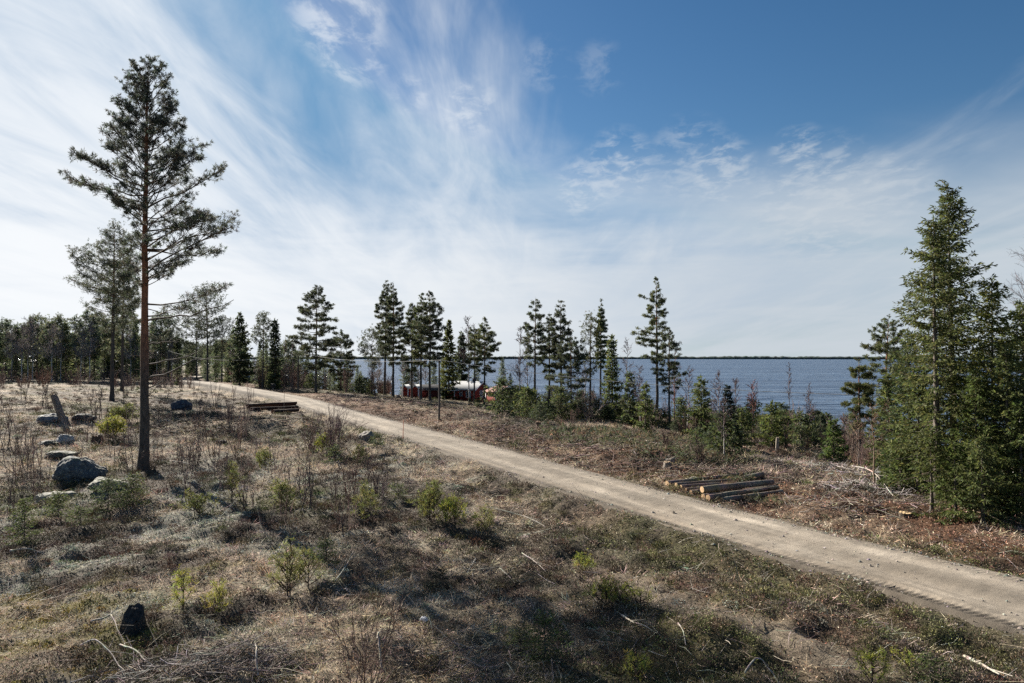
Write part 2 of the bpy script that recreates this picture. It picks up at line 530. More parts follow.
def build_world():
    w = bpy.data.worlds.new('World'); scene.world = w; w.use_nodes = True
    t = w.node_tree; t.nodes.clear()

    class W(NT):
        def __init__(self): self.t = t
    k = W()
    out = k.n('ShaderNodeOutputWorld'); bg = k.n('ShaderNodeBackground'); bg.inputs['Strength'].default_value = .05
    k.l(bg.outputs[0], out.inputs[0])
    sky = k.n('ShaderNodeTexSky'); sky.sky_type = 'NISHITA'; sky.sun_disc = False
    sky.sun_elevation = SUN_EL; sky.sun_rotation = -SUN_AZ
    sky.altitude = 0; sky.air_density = 1.0; sky.dust_density = .3; sky.ozone_density = 2.2
    hs = k.n('ShaderNodeHueSaturation'); hs.inputs['Saturation'].default_value = 1.27; hs.inputs['Value'].default_value = .585
    k.l(k.mix(1.0, sky.outputs[0], (2.7, 4.3, 6.3), 'DARKEN'), hs.inputs['Color'])
    tc = k.n('ShaderNodeTexCoord'); d = tc.outputs['Generated']
    sx = k.n('ShaderNodeSeparateXYZ'); k.l(d, sx.inputs[0])
    X, Y, Z = sx.outputs[0], sx.outputs[1], sx.outputs[2]
    zc = k.math('ADD', k.math('MAXIMUM', Z, 0.0), .10)
    U = k.math('DIVIDE', X, zc); V = k.math('DIVIDE', Y, zc)
    cb = k.n('ShaderNodeCombineXYZ'); k.l(U, cb.inputs[0]); k.l(V, cb.inputs[1])
    P = cb.outputs[0]

    def dotdir(px, py):
        v = Vector(ray(px, py)).normalized()
        n = k.n('ShaderNodeVectorMath'); n.operation = 'DOT_PRODUCT'; k.l(d, n.inputs[0]); n.inputs[1].default_value = v
        return n.outputs['Value']

    def smooth(a, b, x):
        n = k.n('ShaderNodeMapRange'); n.interpolation_type = 'SMOOTHSTEP'
        n.inputs['From Min'].default_value = a; n.inputs['From Max'].default_value = b
        k.l(x, n.inputs['Value']); return n.outputs[0]

    # long cirrus streaks running away from the viewer
    mp = k.n('ShaderNodeMapping'); mp.inputs['Rotation'].default_value = (0, 0, R_(-16)); mp.inputs['Scale'].default_value = (1.15, .26, 1); k.l(P, mp.inputs[0])
    s1 = k.noise(1.0, 6, .55, mp.outputs[0], .7)
    mp2 = k.n('ShaderNodeMapping'); mp2.inputs['Rotation'].default_value = (0, 0, R_(-8)); mp2.inputs['Scale'].default_value = (3.2, .8, 1); mp2.inputs['Location'].default_value = (4, 2, 0); k.l(P, mp2.inputs[0])
    s2 = k.noise(1.0, 7, .6, mp2.outputs[0], 1.0)
    st = k.math('ADD', k.math('MULTIPLY', s1.outputs[0], .72), k.math('MULTIPLY', s2.outputs[0], .28))
    # thicker towards the sun (left) and the horizon
    left = k.math('MULTIPLY', X, -1.0)
    bias = k.math('ADD', k.math('MULTIPLY', smooth(-.32, .75, left), .11), k.math('MULTIPLY', k.math('SUBTRACT', 1.0, smooth(.08, .34, Z)), .05))
    bias = k.math('SUBTRACT', bias, k.math('MULTIPLY', k.math('MULTIPLY', smooth(.0, .40, X), smooth(.16, .34, Z)), .22))
    bias = k.math('SUBTRACT', bias, k.math('MULTIPLY', smooth(.34, .55, Z), .03))
    bias = k.math('ADD', bias, k.math('MULTIPLY', k.math('SUBTRACT', 1.0, smooth(.12, .42, k.math('ABSOLUTE', k.math('ADD', X, .22)))), .045))
    cir = smooth(.46, .76, k.math('ADD', st, bias))
    # even veil low over the lake
    mp3 = k.n('ShaderNodeMapping'); mp3.inputs['Scale'].default_value = (.35, .5, 1); mp3.inputs['Location'].default_value = (1, 5, 0); k.l(P, mp3.inputs[0])
    s3 = k.noise(1.0, 6, .55, mp3.outputs[0], .3)
    veil = k.math('MULTIPLY', k.math('SUBTRACT', 1.0, smooth(.07, .29, k.math('ADD', Z, k.math('MULTIPLY', k.math('SUBTRACT', s3.outputs[0], .5), .34)))), .90)
    mp4 = k.n('ShaderNodeMapping'); mp4.inputs['Scale'].default_value = (.5, .22, 1); mp4.inputs['Location'].default_value = (7, 1, 0); k.l(P, mp4.inputs[0])
    s4 = k.noise(1.2, 7, .6, mp4.outputs[0], .5)
    veil = k.math('MULTIPLY', veil, k.math('ADD', .84, k.math('MULTIPLY', smooth(.35, .62, s4.outputs[0]), .18)))
    # small broken tufts
    mp5 = k.n('ShaderNodeMapping'); mp5.inputs['Scale'].default_value = (7, 5, 1); k.l(P, mp5.inputs[0])
    s5 = k.noise(1.6, 5, .62, mp5.outputs[0], .3)
    tuft = None
    for px, py, r, a in ((338, 14, 4.2, .5), (352, 52, 3.2, .42), (470, 108, 2.8, .42), (410, 94, 2.0, .3), (545, 65, 2.5, .18), (600, 68, 2.5, .15),
                         (720, 170, 3.2, .5), (800, 155, 2.6, .5), (620, 165, 3.4, .45), (585, 188, 3.0, .4), (820, 205, 6.0, .5), (895, 186, 3.2, .4), (690, 160, 4, .3)):
        m = smooth(math.cos(R_(r)), math.cos(R_(r * .25)), dotdir(px, py))
        m = k.math('MULTIPLY', m, a)
        tuft = m if tuft is None else k.math('MAXIMUM', tuft, m)
    tuft = k.math('MULTIPLY', tuft, smooth(.42, .66, s5.outputs[0]))
    # low cumulus bank lit at its top, thin flat bars
    mp6 = k.n('ShaderNodeMapping'); mp6.inputs['Scale'].default_value = (2.2, 2.2, 22); k.l(d, mp6.inputs[0])
    s6 = k.noise(1.5, 6, .55, mp6.outputs[0], .2)
    bars = k.math('MULTIPLY', smooth(.52, .66, s6.outputs[0]), k.math('SUBTRACT', 1.0, smooth(.06, .24, Z)))
    bars = k.math('MULTIPLY', bars, .5)
    cov = k.math('SUBTRACT', 1.0, k.math('MULTIPLY', k.math('MULTIPLY', k.math('SUBTRACT', 1.0, k.math('MULTIPLY', cir, .86)), k.math('SUBTRACT', 1.0, veil)),
                                         k.math('MULTIPLY', k.math('SUBTRACT', 1.0, tuft), k.math('SUBTRACT', 1.0, bars))))
    cov = k.math('MULTIPLY', cov, k.math('ADD', .15, k.math('MULTIPLY', smooth(-.35, .25, Y), .85)))
    # cloud radiance: brighter towards the sun
    sd = k.n('ShaderNodeVectorMath'); sd.operation = 'DOT_PRODUCT'; k.l(d, sd.inputs[0]); sd.inputs[1].default_value = S
    fw = smooth(.4, 1.02, sd.outputs['Value'])
    cr = k.mix(fw, (3.8, 4.15, 4.5), (6.2, 6.35, 6.5))
    col = k.mix(cov, hs.outputs[0], cr)
    k.l(col, bg.inputs['Color'])


build_world()
vs = scene.view_settings
vs.view_transform = 'Standard'; vs.look = 'None'; vs.exposure = EXPOSURE; vs.gamma = 1.0; vs.use_curve_mapping = False
scene.display_settings.display_device = 'sRGB'
cy = scene.cycles
cy.max_bounces = 6; cy.diffuse_bounces = 3; cy.glossy_bounces = 2; cy.transmission_bounces = 3; cy.transparent_max_bounces = 4
cy.use_denoising = False

# ------------------------------------------------------------------ ground sheet
STRAW = np.array((.52, .42, .31)); LICHEN = np.array((.38, .375, .315)); HEATH = np.array((.145, .116, .09))
GREEN = np.array((.125, .13, .05)); REDB = np.array((.20, .108, .068)); SAND = np.array((.21, .175, .135)); MOSS = np.array((.24, .20, .055))


def patches(x, y, sd):
    """relative shares of the ground covers at points"""
    n1 = fbm(x / 3.2, y / 3.2, 101, 4); n2 = fbm(x / 1.3, y / 1.3, 131, 3); n3 = fbm(x / 6.0, y / 6.0, 151, 3); n4 = fbm(x / 0.7, y / 0.7, 171, 3)
    near_l = (sd < 0)
    g = lambda cx, cy_, r: np.exp(-((x - cx) ** 2 + (y - cy_) ** 2) / (r * r))
    straw = sstep(.46, .68, n1) * 1.2 + 1.3 * g(-3, 17, 5.5) * sstep(.3, .6, n2) + .9 * g(-8, 42, 14) * sstep(.35, .6, n2) + .5 * g(-28, 45, 16)
    lich = sstep(.42, .62, n2) * np.where(near_l, 1.0, .35) * (0.35 + 1.2 * sstep(2, -6, x) * sstep(60, 25, y))
    heath = .55 + 1.0 * sstep(.5, .3, n1) + .5 * sstep(-3, 3, x) * near_l
    green = sstep(.50, .70, n3) * 1.0 + .55 * sstep(.55, .70, n4) + .5 * sstep(-3, 4, x) * near_l * sstep(.45, .65, n2)
    moss = 1.6 * g(-9.5, 13.0, 3.4) * sstep(.4, .6, n4) + .4 * sstep(.6, .75, n4) * near_l
    straw = straw * (1 - .6 * sstep(-2, 3, x) * near_l)
    green = green + .25 * sstep(-3, 3, x) * near_l
    red = np.where(sd > 0, 1.3 * np.exp(-((sd - 4.5) / 3.0) ** 2) + .5 * sstep(.45, .6, n2), .18 + .5 * sstep(-1, 4, x) * sstep(.5, .65, n1))
    straw = straw * np.where(sd > 0, .75 + .6 * sstep(.5, .65, n4), 1)
    W = np.stack([straw, lich, heath, green, red, moss], -1) + 1e-3
    W = W ** 2.0
    return W / W.sum(-1, keepdims=True)


def strip_w(x, y, sd):
    """old bare wheel track beside the road"""
    c = -6.15 + 1.2 * (fbm(y / 2.0, y * 0 + 1, 79, 2) - .5)
    return np.exp(-((sd - c) / (.28 + .35 * fbm(x / .8, y / .8, 78, 2))) ** 4) * sstep(10.0, 11.5, y) * sstep(19, 14.5, y)


PAL = np.stack([STRAW, LICHEN, HEATH, GREEN, REDB, MOSS])


def build_ground():
    N = 860
    s = 15.0
    u = np.linspace(-math.asinh(700 / s), math.asinh(700 / s), N)
    xs = s * np.sinh(u); 
    uy = np.linspace(-math.asinh(120 / s), math.asinh(900 / s), N)
    ys = 14 + s * np.sinh(uy)
    Xg, Yg = np.meshgrid(xs, ys)
    x = Xg.ravel(); y = Yg.ravel()
    sd = road_sd(x, y)
    z = height(x, y, True, sd)
    W = patches(x, y, sd)
    c = W @ PAL
    edge = np.exp(-np.maximum(np.abs(sd) - 1.5, 0) / .5)[:, None]
    c = c * (1 - edge * .8) + SAND * .9 * edge * .8
    trk = strip_w(x, y, sd)
    c = c * (1 - trk[:, None] * .9) + SAND * 1.7 * trk[:, None] * .9
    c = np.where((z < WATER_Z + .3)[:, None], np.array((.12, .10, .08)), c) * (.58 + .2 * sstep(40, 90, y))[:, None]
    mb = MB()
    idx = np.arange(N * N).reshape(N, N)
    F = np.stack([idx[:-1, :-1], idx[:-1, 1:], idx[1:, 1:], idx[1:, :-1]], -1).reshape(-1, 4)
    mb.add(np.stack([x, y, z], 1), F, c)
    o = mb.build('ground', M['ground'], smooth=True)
    tag(o, 'rough clear-cut ground of moss, dry grass and heath sloping to the lake', 'ground', kind='structure')


build_ground()


def build_road():
    # resample the centre line, fine near the camera
    seg = np.linalg.norm(np.diff(RC, axis=0), axis=1); cum = np.concatenate([[0], np.cumsum(seg)])
    s0 = cum[np.argmin(np.linalg.norm(RC - np.array((11.3, 13.6)), axis=1))]
    parts = [np.arange(0, s0 - 8, .6), np.arange(s0 - 8, s0 + 22, .035), np.arange(s0 + 22, s0 + 70, .16), np.arange(s0 + 70, cum[-1], .7)]
    s = np.concatenate(parts)
    cx = np.interp(s, cum, RC[:, 0]); cyy = np.interp(s, cum, RC[:, 1])
    k = np.ones(9) / 9
    tx = np.gradient(cx, s); ty = np.gradient(cyy, s)
    l = np.hypot(tx, ty); tx /= l; ty /= l
    w = np.concatenate([np.linspace(-2.3, -1.1, 42), np.linspace(-1.0, 1.0, 16), np.linspace(1.08, 1.9, 14)])
    Sg, Wg = np.meshgrid(s, w, indexing='ij')
    sm = lambda f, a: fbm(Sg / a + 3.1, Wg * 0 + f, int(f), 3) - .5
    lim_l = -1.82 + sm(5, 1.1) * .26; lim_r = 1.5 + sm(9, 1.2) * .4
    x = cx[:, None] + ty[:, None] * Wg; y = cyy[:, None] - tx[:, None] * Wg
    # camber, ruts and the churned strip along the near edge
    z = .045 - .016 * Wg ** 2
    for rc in (-.68, .62):
        z = z - .034 * np.exp(-((Wg - rc - sm(21, 9) * .2) / .2) ** 2)
    near = sstep(s0 + 11, s0 - 1, Sg)
    for rw, hh in ((-1.34, .035), (-1.80, .03)):
        z = z + hh * np.exp(-((Wg - rw - sm(15, 3) * .10) / .05) ** 2) * (.5 + .9 * np.clip(sm(44, .5) + .5, 0, 1))
    tread = np.exp(-((Wg + 1.60) / .19) ** 4) * (.25 + .75 * near) * sstep(.18, .5, fbm(Sg / .9, Wg * 0 + 4, 61, 2))
    ph = Sg / .15 + 2.4 * Wg + 2.2 * sm(33, 1.5)
    z = z - tread * .015 + tread * .022 * (.4 + 1.2 * fbm(Sg / .35, Wg / .2, 63, 2)) * .6 * np.sign(np.sin(ph * 2 * PI)) * np.abs(np.sin(ph * 2 * PI)) ** .5
    t2 = np.exp(-((Wg - 1.30) / .12) ** 2) * near
    z = z + t2 * .016 * np.sin(ph * 2 * PI)
    z = z + (fbm(x / .5, y / .5, 41, 2) - .5) * .03 + (fbm(x / .12, y / .12, 43, 2) - .5) * .012
    z = z + (.30 * sstep(78, 112, y))
    drop = sstep(0, .3, lim_l - Wg) + sstep(0, .3, Wg - lim_r)
    z = z - drop * (.20 + .30 * sstep(78, 112, y))
    base = np.array((.208, .181, .146))
    shade = 1 - .12 * np.exp(-((Wg - .0) / .3) ** 2)
    for rc in (-.68, .62):
        shade = shade + .20 * np.exp(-((Wg - rc - sm(21, 9) * .2) / .22) ** 2)
    c = base * shade[..., None]
    dirt = sstep(1.0, 1.6, np.abs(Wg + .4 * (fbm(x / .8, y / .8, 66, 3) - .5)))[..., None] * .5
    c = c * (1 - dirt) + np.array((.14, .116, .09)) * dirt
    c = c * (1 + .5 * (fbm(Sg / 5.0, Wg / .13, 95, 3) - .5))[..., None]
    c = c * (1 + .5 * (fbm(x / 2.4, y / 2.4, 96, 3) - .5))[..., None]
    c = c * (1 - .42 * sstep(-1.42, -1.62, Wg))[..., None]
    pale = sstep(.60, .70, fbm(Sg / 2.5, Wg / .6, 88, 3))[..., None]
    c = c * (1 + .22 * pale)
    mb = MB(); n, m = Sg.shape
    idx = np.arange(n * m).reshape(n, m)
    F = np.stack([idx[:-1, :-1], idx[:-1, 1:], idx[1:, 1:], idx[1:, :-1]], -1).reshape(-1, 4)
    mb.add(np.stack([x, y, z], -1).reshape(-1, 3), F, c.reshape(-1, 3))
    o = mb.build('gravel_road', M['road'], smooth=True)
    tag(o, 'pale beige gravel road running diagonally through the clearing', 'road', kind='structure')


build_road()


def build_lake():
    mb = MB()
    xs = np.array([-9000, -2000, -600, -200, 0, 200, 600, 2000, 9000.]); ys = np.array([-400, 0, 60, 200, 600, 1500, 4000, 9000.])
    X, Y = np.meshgrid(xs, ys)
    idx = np.arange(X.size).reshape(X.shape)
    F = np.stack([idx[:-1, :-1], idx[:-1, 1:], idx[1:, 1:], idx[1:, :-1]], -1).reshape(-1, 4)
    mb.add(np.stack([X.ravel(), Y.ravel(), np.full(X.size, WATER_Z)], 1), F)
    tag(mb.build('lake_water', M['water']), 'wide rippled blue lake behind the trees', 'lake', kind='structure')
    # wooded far shore, a low ridge with an uneven top
    mb = MB(); rng = np.random.default_rng(5)
    a = np.linspace(R_(-75), R_(75), 900)
    Rr = 4200 + 500 * (fbm(a * 3, a * 0, 3, 3) - .5)
    top = WATER_Z + 9 + 12 * fbm(a * 6, a * 0 + 2, 8, 4) + 5 * rng.random(900)
    rows = [(0, WATER_Z - 1, 0), (0, None, .55), (40, None, .9), (160, None, 1.0), (400, WATER_Z - 1, 0)]
    V = []
    for dr, zz, fr in rows:
        z = np.full(900, zz) if zz is not None else WATER_Z + (top - WATER_Z) * fr + rng.normal(size=900) * .8
        V.append(np.stack([np.sin(a) * (Rr + dr), np.cos(a) * (Rr + dr), z], 1))
    V = np.concatenate(V); idx = np.arange(5 * 900).reshape(5, 900)
    F = np.stack([idx[:-1, :-1], idx[:-1, 1:], idx[1:, 1:], idx[1:, :-1]], -1).reshape(-1, 4)
    mb.add(V, F, vary(rng, (.055, .072, .062), len(V), .2))  # forest green lifted towards blue-grey, distance haze put into the colour
    tag(mb.build('far_hills', M['plant']), 'dark wooded far shore across the lake', 'hills', kind='structure')


build_lake()


# ------------------------------------------------------------------ tree builders (local coordinates, base at the origin)
def limb_path(base, az, L, elev, curve, rng, n=5, wob=.05):
    s = np.linspace(0, 1, n)
    h = np.array([math.cos(az), math.sin(az), 0])
    side = np.array([-h[1], h[0], 0])
    w = np.cumsum(rng.normal(size=n) * wob) * L; w[0] = 0
    p = base + h * (L * s * math.cos(elev))[:, None] + np.array([0, 0, 1.]) * (L * (math.sin(elev) * s + curve * s * s))[:, None] + side * w[:, None] * .8
    p[:, 2] += np.cumsum(rng.normal(size=n) * wob * .6) * L * (s > 0)
    return p


def path_pt(p, s):
    k = s * (len(p) - 1); i = min(int(k), len(p) - 2); f = k - i
    return p[i] * (1 - f) + p[i + 1] * f, unit(p[i + 1] - p[i])


def trunk_path(H, rng, n=16, lean=(0, 0), sway=.01):
    t = np.linspace(0, 1, n)
    ox = np.cumsum(rng.normal(size=n) * sway * H / n * 2); oy = np.cumsum(rng.normal(size=n) * sway * H / n * 2)
    ox -= ox[0]; oy -= oy[0]
    return np.stack([ox + lean[0] * H * t, oy + lean[1] * H * t, H * t], 1), t


def pine(rng, H, r0, cb, prof, spacing=.42, nper=4, sub=5, tuft=.2, nneed=12, wid=.03, cols=((.05, .066, .035),), dead=6,
         lean=(0, 0), sides=8, top_el=50, low_el=0, curve=.12, red_from=.4, extra=(), clump=.3, sub_len=.3, tmin=.35, zlo=-.1, zhi=.55, ends=(.45, .75, 1.0), lvar=(.68, 1.12)):
    tp, t = trunk_path(H, rng, 18, lean)
    rad = r0 * np.clip((1 - t) ** .75, .03, 1) + r0 * .35 * np.exp(-t * H / .35)
    k = sstep(red_from - .15, red_from + .1, t)[:, None]
    bc = np.array((.085, .072, .062)) * (1 - k) + np.array((.27, .115, .062)) * k
    tm = MB(); tm.tube(tp, rad, sides, bc, jitter=.06, rng=rng)
    P0, P1, Ra, Rb, Cc = [], [], [], [], []
    TB, TD = [], []

    def seg_path(p, ra, rb, col):
        n = len(p) - 1
        rr = np.linspace(ra, rb, n + 1)
        for i in range(n):
            P0.append(p[i]); P1.append(p[i + 1]); Ra.append(rr[i]); Rb.append(rr[i + 1]); Cc.append(col)

    limbs = []
    z = cb * H
    while z < H * .99:
        tt = z / H; q = min(max((tt - cb) / (1 - cb), 0.0), 1.0)
        a0 = rng.uniform(0, 2 * PI)
        for j in range(nper):
            az = a0 + 2 * PI * j / nper + rng.uniform(-.5, .5)
            L = prof(tt, az) * rng.uniform(*lvar)
            if L < .12 or (q > .86 and rng.random() < .45): continue
            limbs.append((z + rng.uniform(-.3, .3) * spacing, az, L, R_(low_el + (top_el - low_el) * q ** 1.4 + rng.normal() * 8)))
        z += spacing * rng.uniform(.7, 1.3) * (1.15 - .4 * q)
    limbs += [(f * H, az, L, R_(el)) for f, az, L, el in extra]
    for z, az, L, el in limbs:
        b = np.array([np.interp(z, tp[:, 2], tp[:, 0]), np.interp(z, tp[:, 2], tp[:, 1]), z])
        p = limb_path(b, az, L, el, curve, rng)
        lc = np.array((.10, .07, .05)) * rng.uniform(.7, 1.1)
        seg_path(p, .011 * L + .008, .006, lc)
        ns = max(2, int(sub * L * rng.uniform(.8, 1.2)))
        for _ in range(ns):
            s = tmin + (1 - tmin) * rng.random() ** .7
            q0, dd = path_pt(p, s)
            ang = rng.uniform(.3, 1.3) * rng.choice((-1, 1))
            ca, sa = math.cos(ang), math.sin(ang)
            nd = np.array([dd[0] * ca - dd[1] * sa, dd[0] * sa + dd[1] * ca, dd[2] * .5 + rng.uniform(zlo, zhi)])
            nd /= np.linalg.norm(nd)
            l2 = (sub_len * L * rng.uniform(.5, 1.1) + .08) * (1.1 - .5 * s)
            e = q0 + nd * l2
            P0.append(q0); P1.append(e); Ra.append(.007 + .003 * L); Rb.append(.004); Cc.append(lc)
            for f in ends:
                TB.append(q0 + nd * l2 * f + rng.normal(size=3) * clump * tuft); TD.append(nd)
        TB.append(p[-1]); TD.append(unit(p[-1] - p[-2]))
    for _ in range(dead):
        z = rng.uniform(.12, max(cb, .2)) * H; az = rng.uniform(0, 2 * PI); L = rng.uniform(.4, 1.6) * min(1, H / 12)
        b = np.array([np.interp(z, tp[:, 2], tp[:, 0]), np.interp(z, tp[:, 2], tp[:, 1]), z])
        seg_path(limb_path(b, az, L, R_(rng.uniform(-15, 20)), rng.uniform(-.2, .15), rng, 5, .1), .022, .006, np.array((.14, .12, .10)))
    tm.sticks(P0, P1, np.array(Ra), np.array(Rb), np.array(Cc), 4)
    TB = np.array(TB); TD = np.array(TD); n = len(TB)
    tsz = np.repeat(1 - .45 * sstep(.80, 1.0, TB[:, 2] / H), nneed)
    B = np.repeat(TB, nneed, 0); D = unit(np.repeat(TD, nneed, 0) * .7 + rng.normal(size=(n * nneed, 3)) * .75)
    tc = vary(rng, cols, n, .2)
    cm = MB()
    cm.blades(B + rng.normal(size=B.shape) * tuft * .12, D, tuft * tsz * rng.uniform(.6, 1.15, len(B)), wid * rng.uniform(.7, 1.2, len(B)), np.repeat(tc, nneed, 0), rng)
    return tm, cm


def spruce(rng, H, r0, R, cb=.04, spacing=.28, nper=6, step=.14, blade=.15, wid=.04, nb=5, cols=((.06, .085, .028),), power=.8, low=-18, high=35, sparse=0.0, deadlow=.0, tipcol=None, asym=None, shaggy=.2):
    tp, t = trunk_path(H, rng, 14, sway=.006)
    rad = r0 * np.clip(1 - t, .03, 1) + r0 * .3 * np.exp(-t * H / .3)
    tm = MB(); tm.tube(tp, rad, 7, np.broadcast_to(np.array((.12, .10, .085)), (14, 3)), jitter=.06, rng=rng)
    P0, P1, Ra, Rb = [], [], [], []
    TB, TD, TS = [], [], []
    z = cb * H
    while z < H * .985:
        tt = z / H; q = min(max((tt - cb) / (1 - cb), 0.0), 1.0)
        a0 = rng.uniform(0, 6.28)
        for j in range(nper):
            if rng.random() < sparse * (1 - q): continue
            az = a0 + 2 * PI * j / nper + rng.uniform(-.35, .35)
            L = (R * (1 - q) ** power * (.8 + .2 * min(1, q * 6)) + .10) * rng.uniform(1 - 1.6 * shaggy, 1 + .9 * shaggy)
            if asym: L *= asym(az)
            if L < .06: continue
            zz = z + rng.uniform(-.5, .5) * spacing
            b = np.array([np.interp(zz, tp[:, 2], tp[:, 0]), np.interp(zz, tp[:, 2], tp[:, 1]), zz])
            el = R_(low + (high - low) * q ** 1.3 + rng.normal() * 6)
            p = limb_path(b, az, L, el, .16 if q < .7 else .02, rng, 5, .03)
            for i in range(4):
                P0.append(p[i]); P1.append(p[i + 1]); Ra.append((.009 * L + .006) * (1 - i * .22)); Rb.append((.009 * L + .006) * (1 - (i + 1) * .22))
            if tt < deadlow and rng.random() < .8: continue
            s = .18 if q < .8 else .05
            while s < 1.0:
                q0, dd = path_pt(p, min(s, .999))
                for sg in (-1, 1):
                    ang = sg * rng.uniform(.6, 1.15)
                    ca, sa = math.cos(ang), math.sin(ang)
                    nd = unit(np.array([dd[0] * ca - dd[1] * sa, dd[0] * sa + dd[1] * ca, dd[2] * .6 - rng.uniform(.1, .8)]))
                    l2 = (.34 * L * (1.05 - .75 * s) + .06) * rng.uniform(.6, 1.15)
                    m = max(2, int(nb * (.4 + l2 / .5)))
                    f = (np.arange(m) + rng.random(m)) / m
                    for ff in f:
                        TB.append(q0 + nd * l2 * ff); TD.append(nd); TS.append(ff)
                for _ in range(2):
                    TB.append(q0); TD.append(dd); TS.append(s)
                s += step / max(L, .2) * rng.uniform(.8, 1.2)
            TB.append(p[-1]); TD.append(unit(p[-1] - p[-2])); TS.append(1)
        z += spacing * rng.uniform(.75, 1.25) * (1.1 - .45 * q)
    for _ in range(5):
        TB.append(tp[-1] - np.array((0, 0, rng.uniform(0, .3) * min(1, H / 6)))); TD.append(np.array((0, 0, 1.))); TS.append(1)
    tm.sticks(P0, P1, np.array(Ra), np.array(Rb), (.11, .09, .07), 3)
    TB = np.array(TB); TD = np.array(TD); n = len(TB)
    D = unit(TD + rng.normal(size=(n, 3)) * .42 + np.array((0, 0, -.08)))
    c = vary(rng, cols, n, .22)
    cm = MB()
    cm.blades(TB, D, blade * rng.uniform(.7, 1.2, n), wid * rng.uniform(.7, 1.25, n), c, rng)
    return tm, cm


def bare_tree(rng, H, r0, n_limb=26, twigs=7, col=(.16, .12, .115), trunk_col=(.5, .48, .45), spread=.32, twig_r=.008, cb=.3, up=55, lean=(0, 0), third=3):
    tp, t = trunk_path(H, rng, 12, lean, .02)
    tm = MB()
    k = sstep(.45, .85, t)[:, None]
    tm.tube(tp, r0 * np.clip(1 - t, .06, 1), 6, np.array(trunk_col) * (1 - k) + np.array(col) * k, jitter=.04, rng=rng)
    cm = MB(); P0, P1, Ra, Rb = [], [], [], []
    for i in range(n_limb):
        f = cb + (1 - cb) * rng.random() ** .8 * .96
        z = f * H
        b = np.array([np.interp(z, tp[:, 2], tp[:, 0]), np.interp(z, tp[:, 2], tp[:, 1]), z])
        L = H * spread * (1.15 - f) * rng.uniform(.6, 1.2) + .1
        p = limb_path(b, rng.uniform(0, 6.28), L, R_(up + rng.normal() * 10), -.12, rng, 5, .05)
        for j in range(4):
            P0.append(p[j]); P1.append(p[j + 1]); Ra.append(twig_r * (2.2 - j * .4)); Rb.append(twig_r * (1.8 - j * .4))
        for _ in range(twigs):
            q0, dd = path_pt(p, rng.uniform(.2, 1))
            nd = unit(dd + rng.normal(size=3) * .5 + np.array((0, 0, .12)))
            l2 = L * rng.uniform(.2, .5); e = q0 + nd * l2
            P0.append(q0); P1.append(e); Ra.append(twig_r); Rb.append(twig_r * .5)
            for _ in range(third):
                q1 = q0 + (e - q0) * rng.uniform(.3, 1); n2 = unit(nd + rng.normal(size=3) * .55)
                P0.append(q1); P1.append(q1 + n2 * l2 * rng.uniform(.25, .6)); Ra.append(twig_r * .7); Rb.append(twig_r * .4)
    cm.sticks(P0, P1, np.array(Ra), np.array(Rb), vary(rng, col, len(P0), .2), 3)
    return tm, cm


def bare_shrub(rng, H, stems=9, spread=.4, r=.008, col=(.15, .105, .09), twigs=8, third=2):
    cm = MB(); P0, P1, Ra, Rb = [], [], [], []
    for i in range(stems):
        az = rng.uniform(0, 6.28); L = H * rng.uniform(.6, 1.05)
        el = PI / 2 - abs(rng.normal()) * spread
        p = limb_path(np.array((rng.normal() * .06 * H, rng.normal() * .06 * H, -.05)), az, L, el, .05, rng, 6, .025)
        for j in range(5):
            P0.append(p[j]); P1.append(p[j + 1]); Ra.append(r * (1.5 - j * .2)); Rb.append(r * (1.3 - j * .2))
        for _ in range(twigs):
            q0, dd = path_pt(p, rng.uniform(.2, 1))
            nd = unit(dd + rng.normal(size=3) * .4); l2 = L * rng.uniform(.12, .35); e = q0 + nd * l2
            P0.append(q0); P1.append(e); Ra.append(r * .7); Rb.append(r * .35)
            for _ in range(third):
                q1 = q0 + (e - q0) * rng.uniform(.3, 1); n2 = unit(nd + rng.normal(size=3) * .5)
                P0.append(q1); P1.append(q1 + n2 * l2 * rng.uniform(.25, .6)); Ra.append(r * .5); Rb.append(r * .3)
    cm.sticks(P0, P1, np.array(Ra), np.array(Rb), vary(rng, col, len(P0), .2), 3)
    return cm


def put_tree(name, tm, cm, loc, label, cat='tree', group=None, crown_mat='needles', rz=0, bark='bark'):
    root = empty(name, loc, rz)
    tm.build('trunk', M[bark], root, smooth=True)
    cm.build('crown', M[crown_mat], root)
    tag(root, label, cat, group)
    return root


def sink(p, d=.06):
    return Vector((p.x, p.y, p.z - d))


PINE_C = ((.085, .098, .058), (.070, .084, .052), (.105, .112, .06))
PINE_G = ((.10, .115, .05), (.08, .096, .046), (.13, .135, .054))
SPR_C = ((.085, .104, .036), (.062, .078, .032), (.115, .128, .04))
SPR_D = ((.058, .072, .04), (.046, .06, .036), (.074, .086, .042))
SAP_C = ((.25, .27, .05), (.205, .225, .05), (.31, .305, .055))

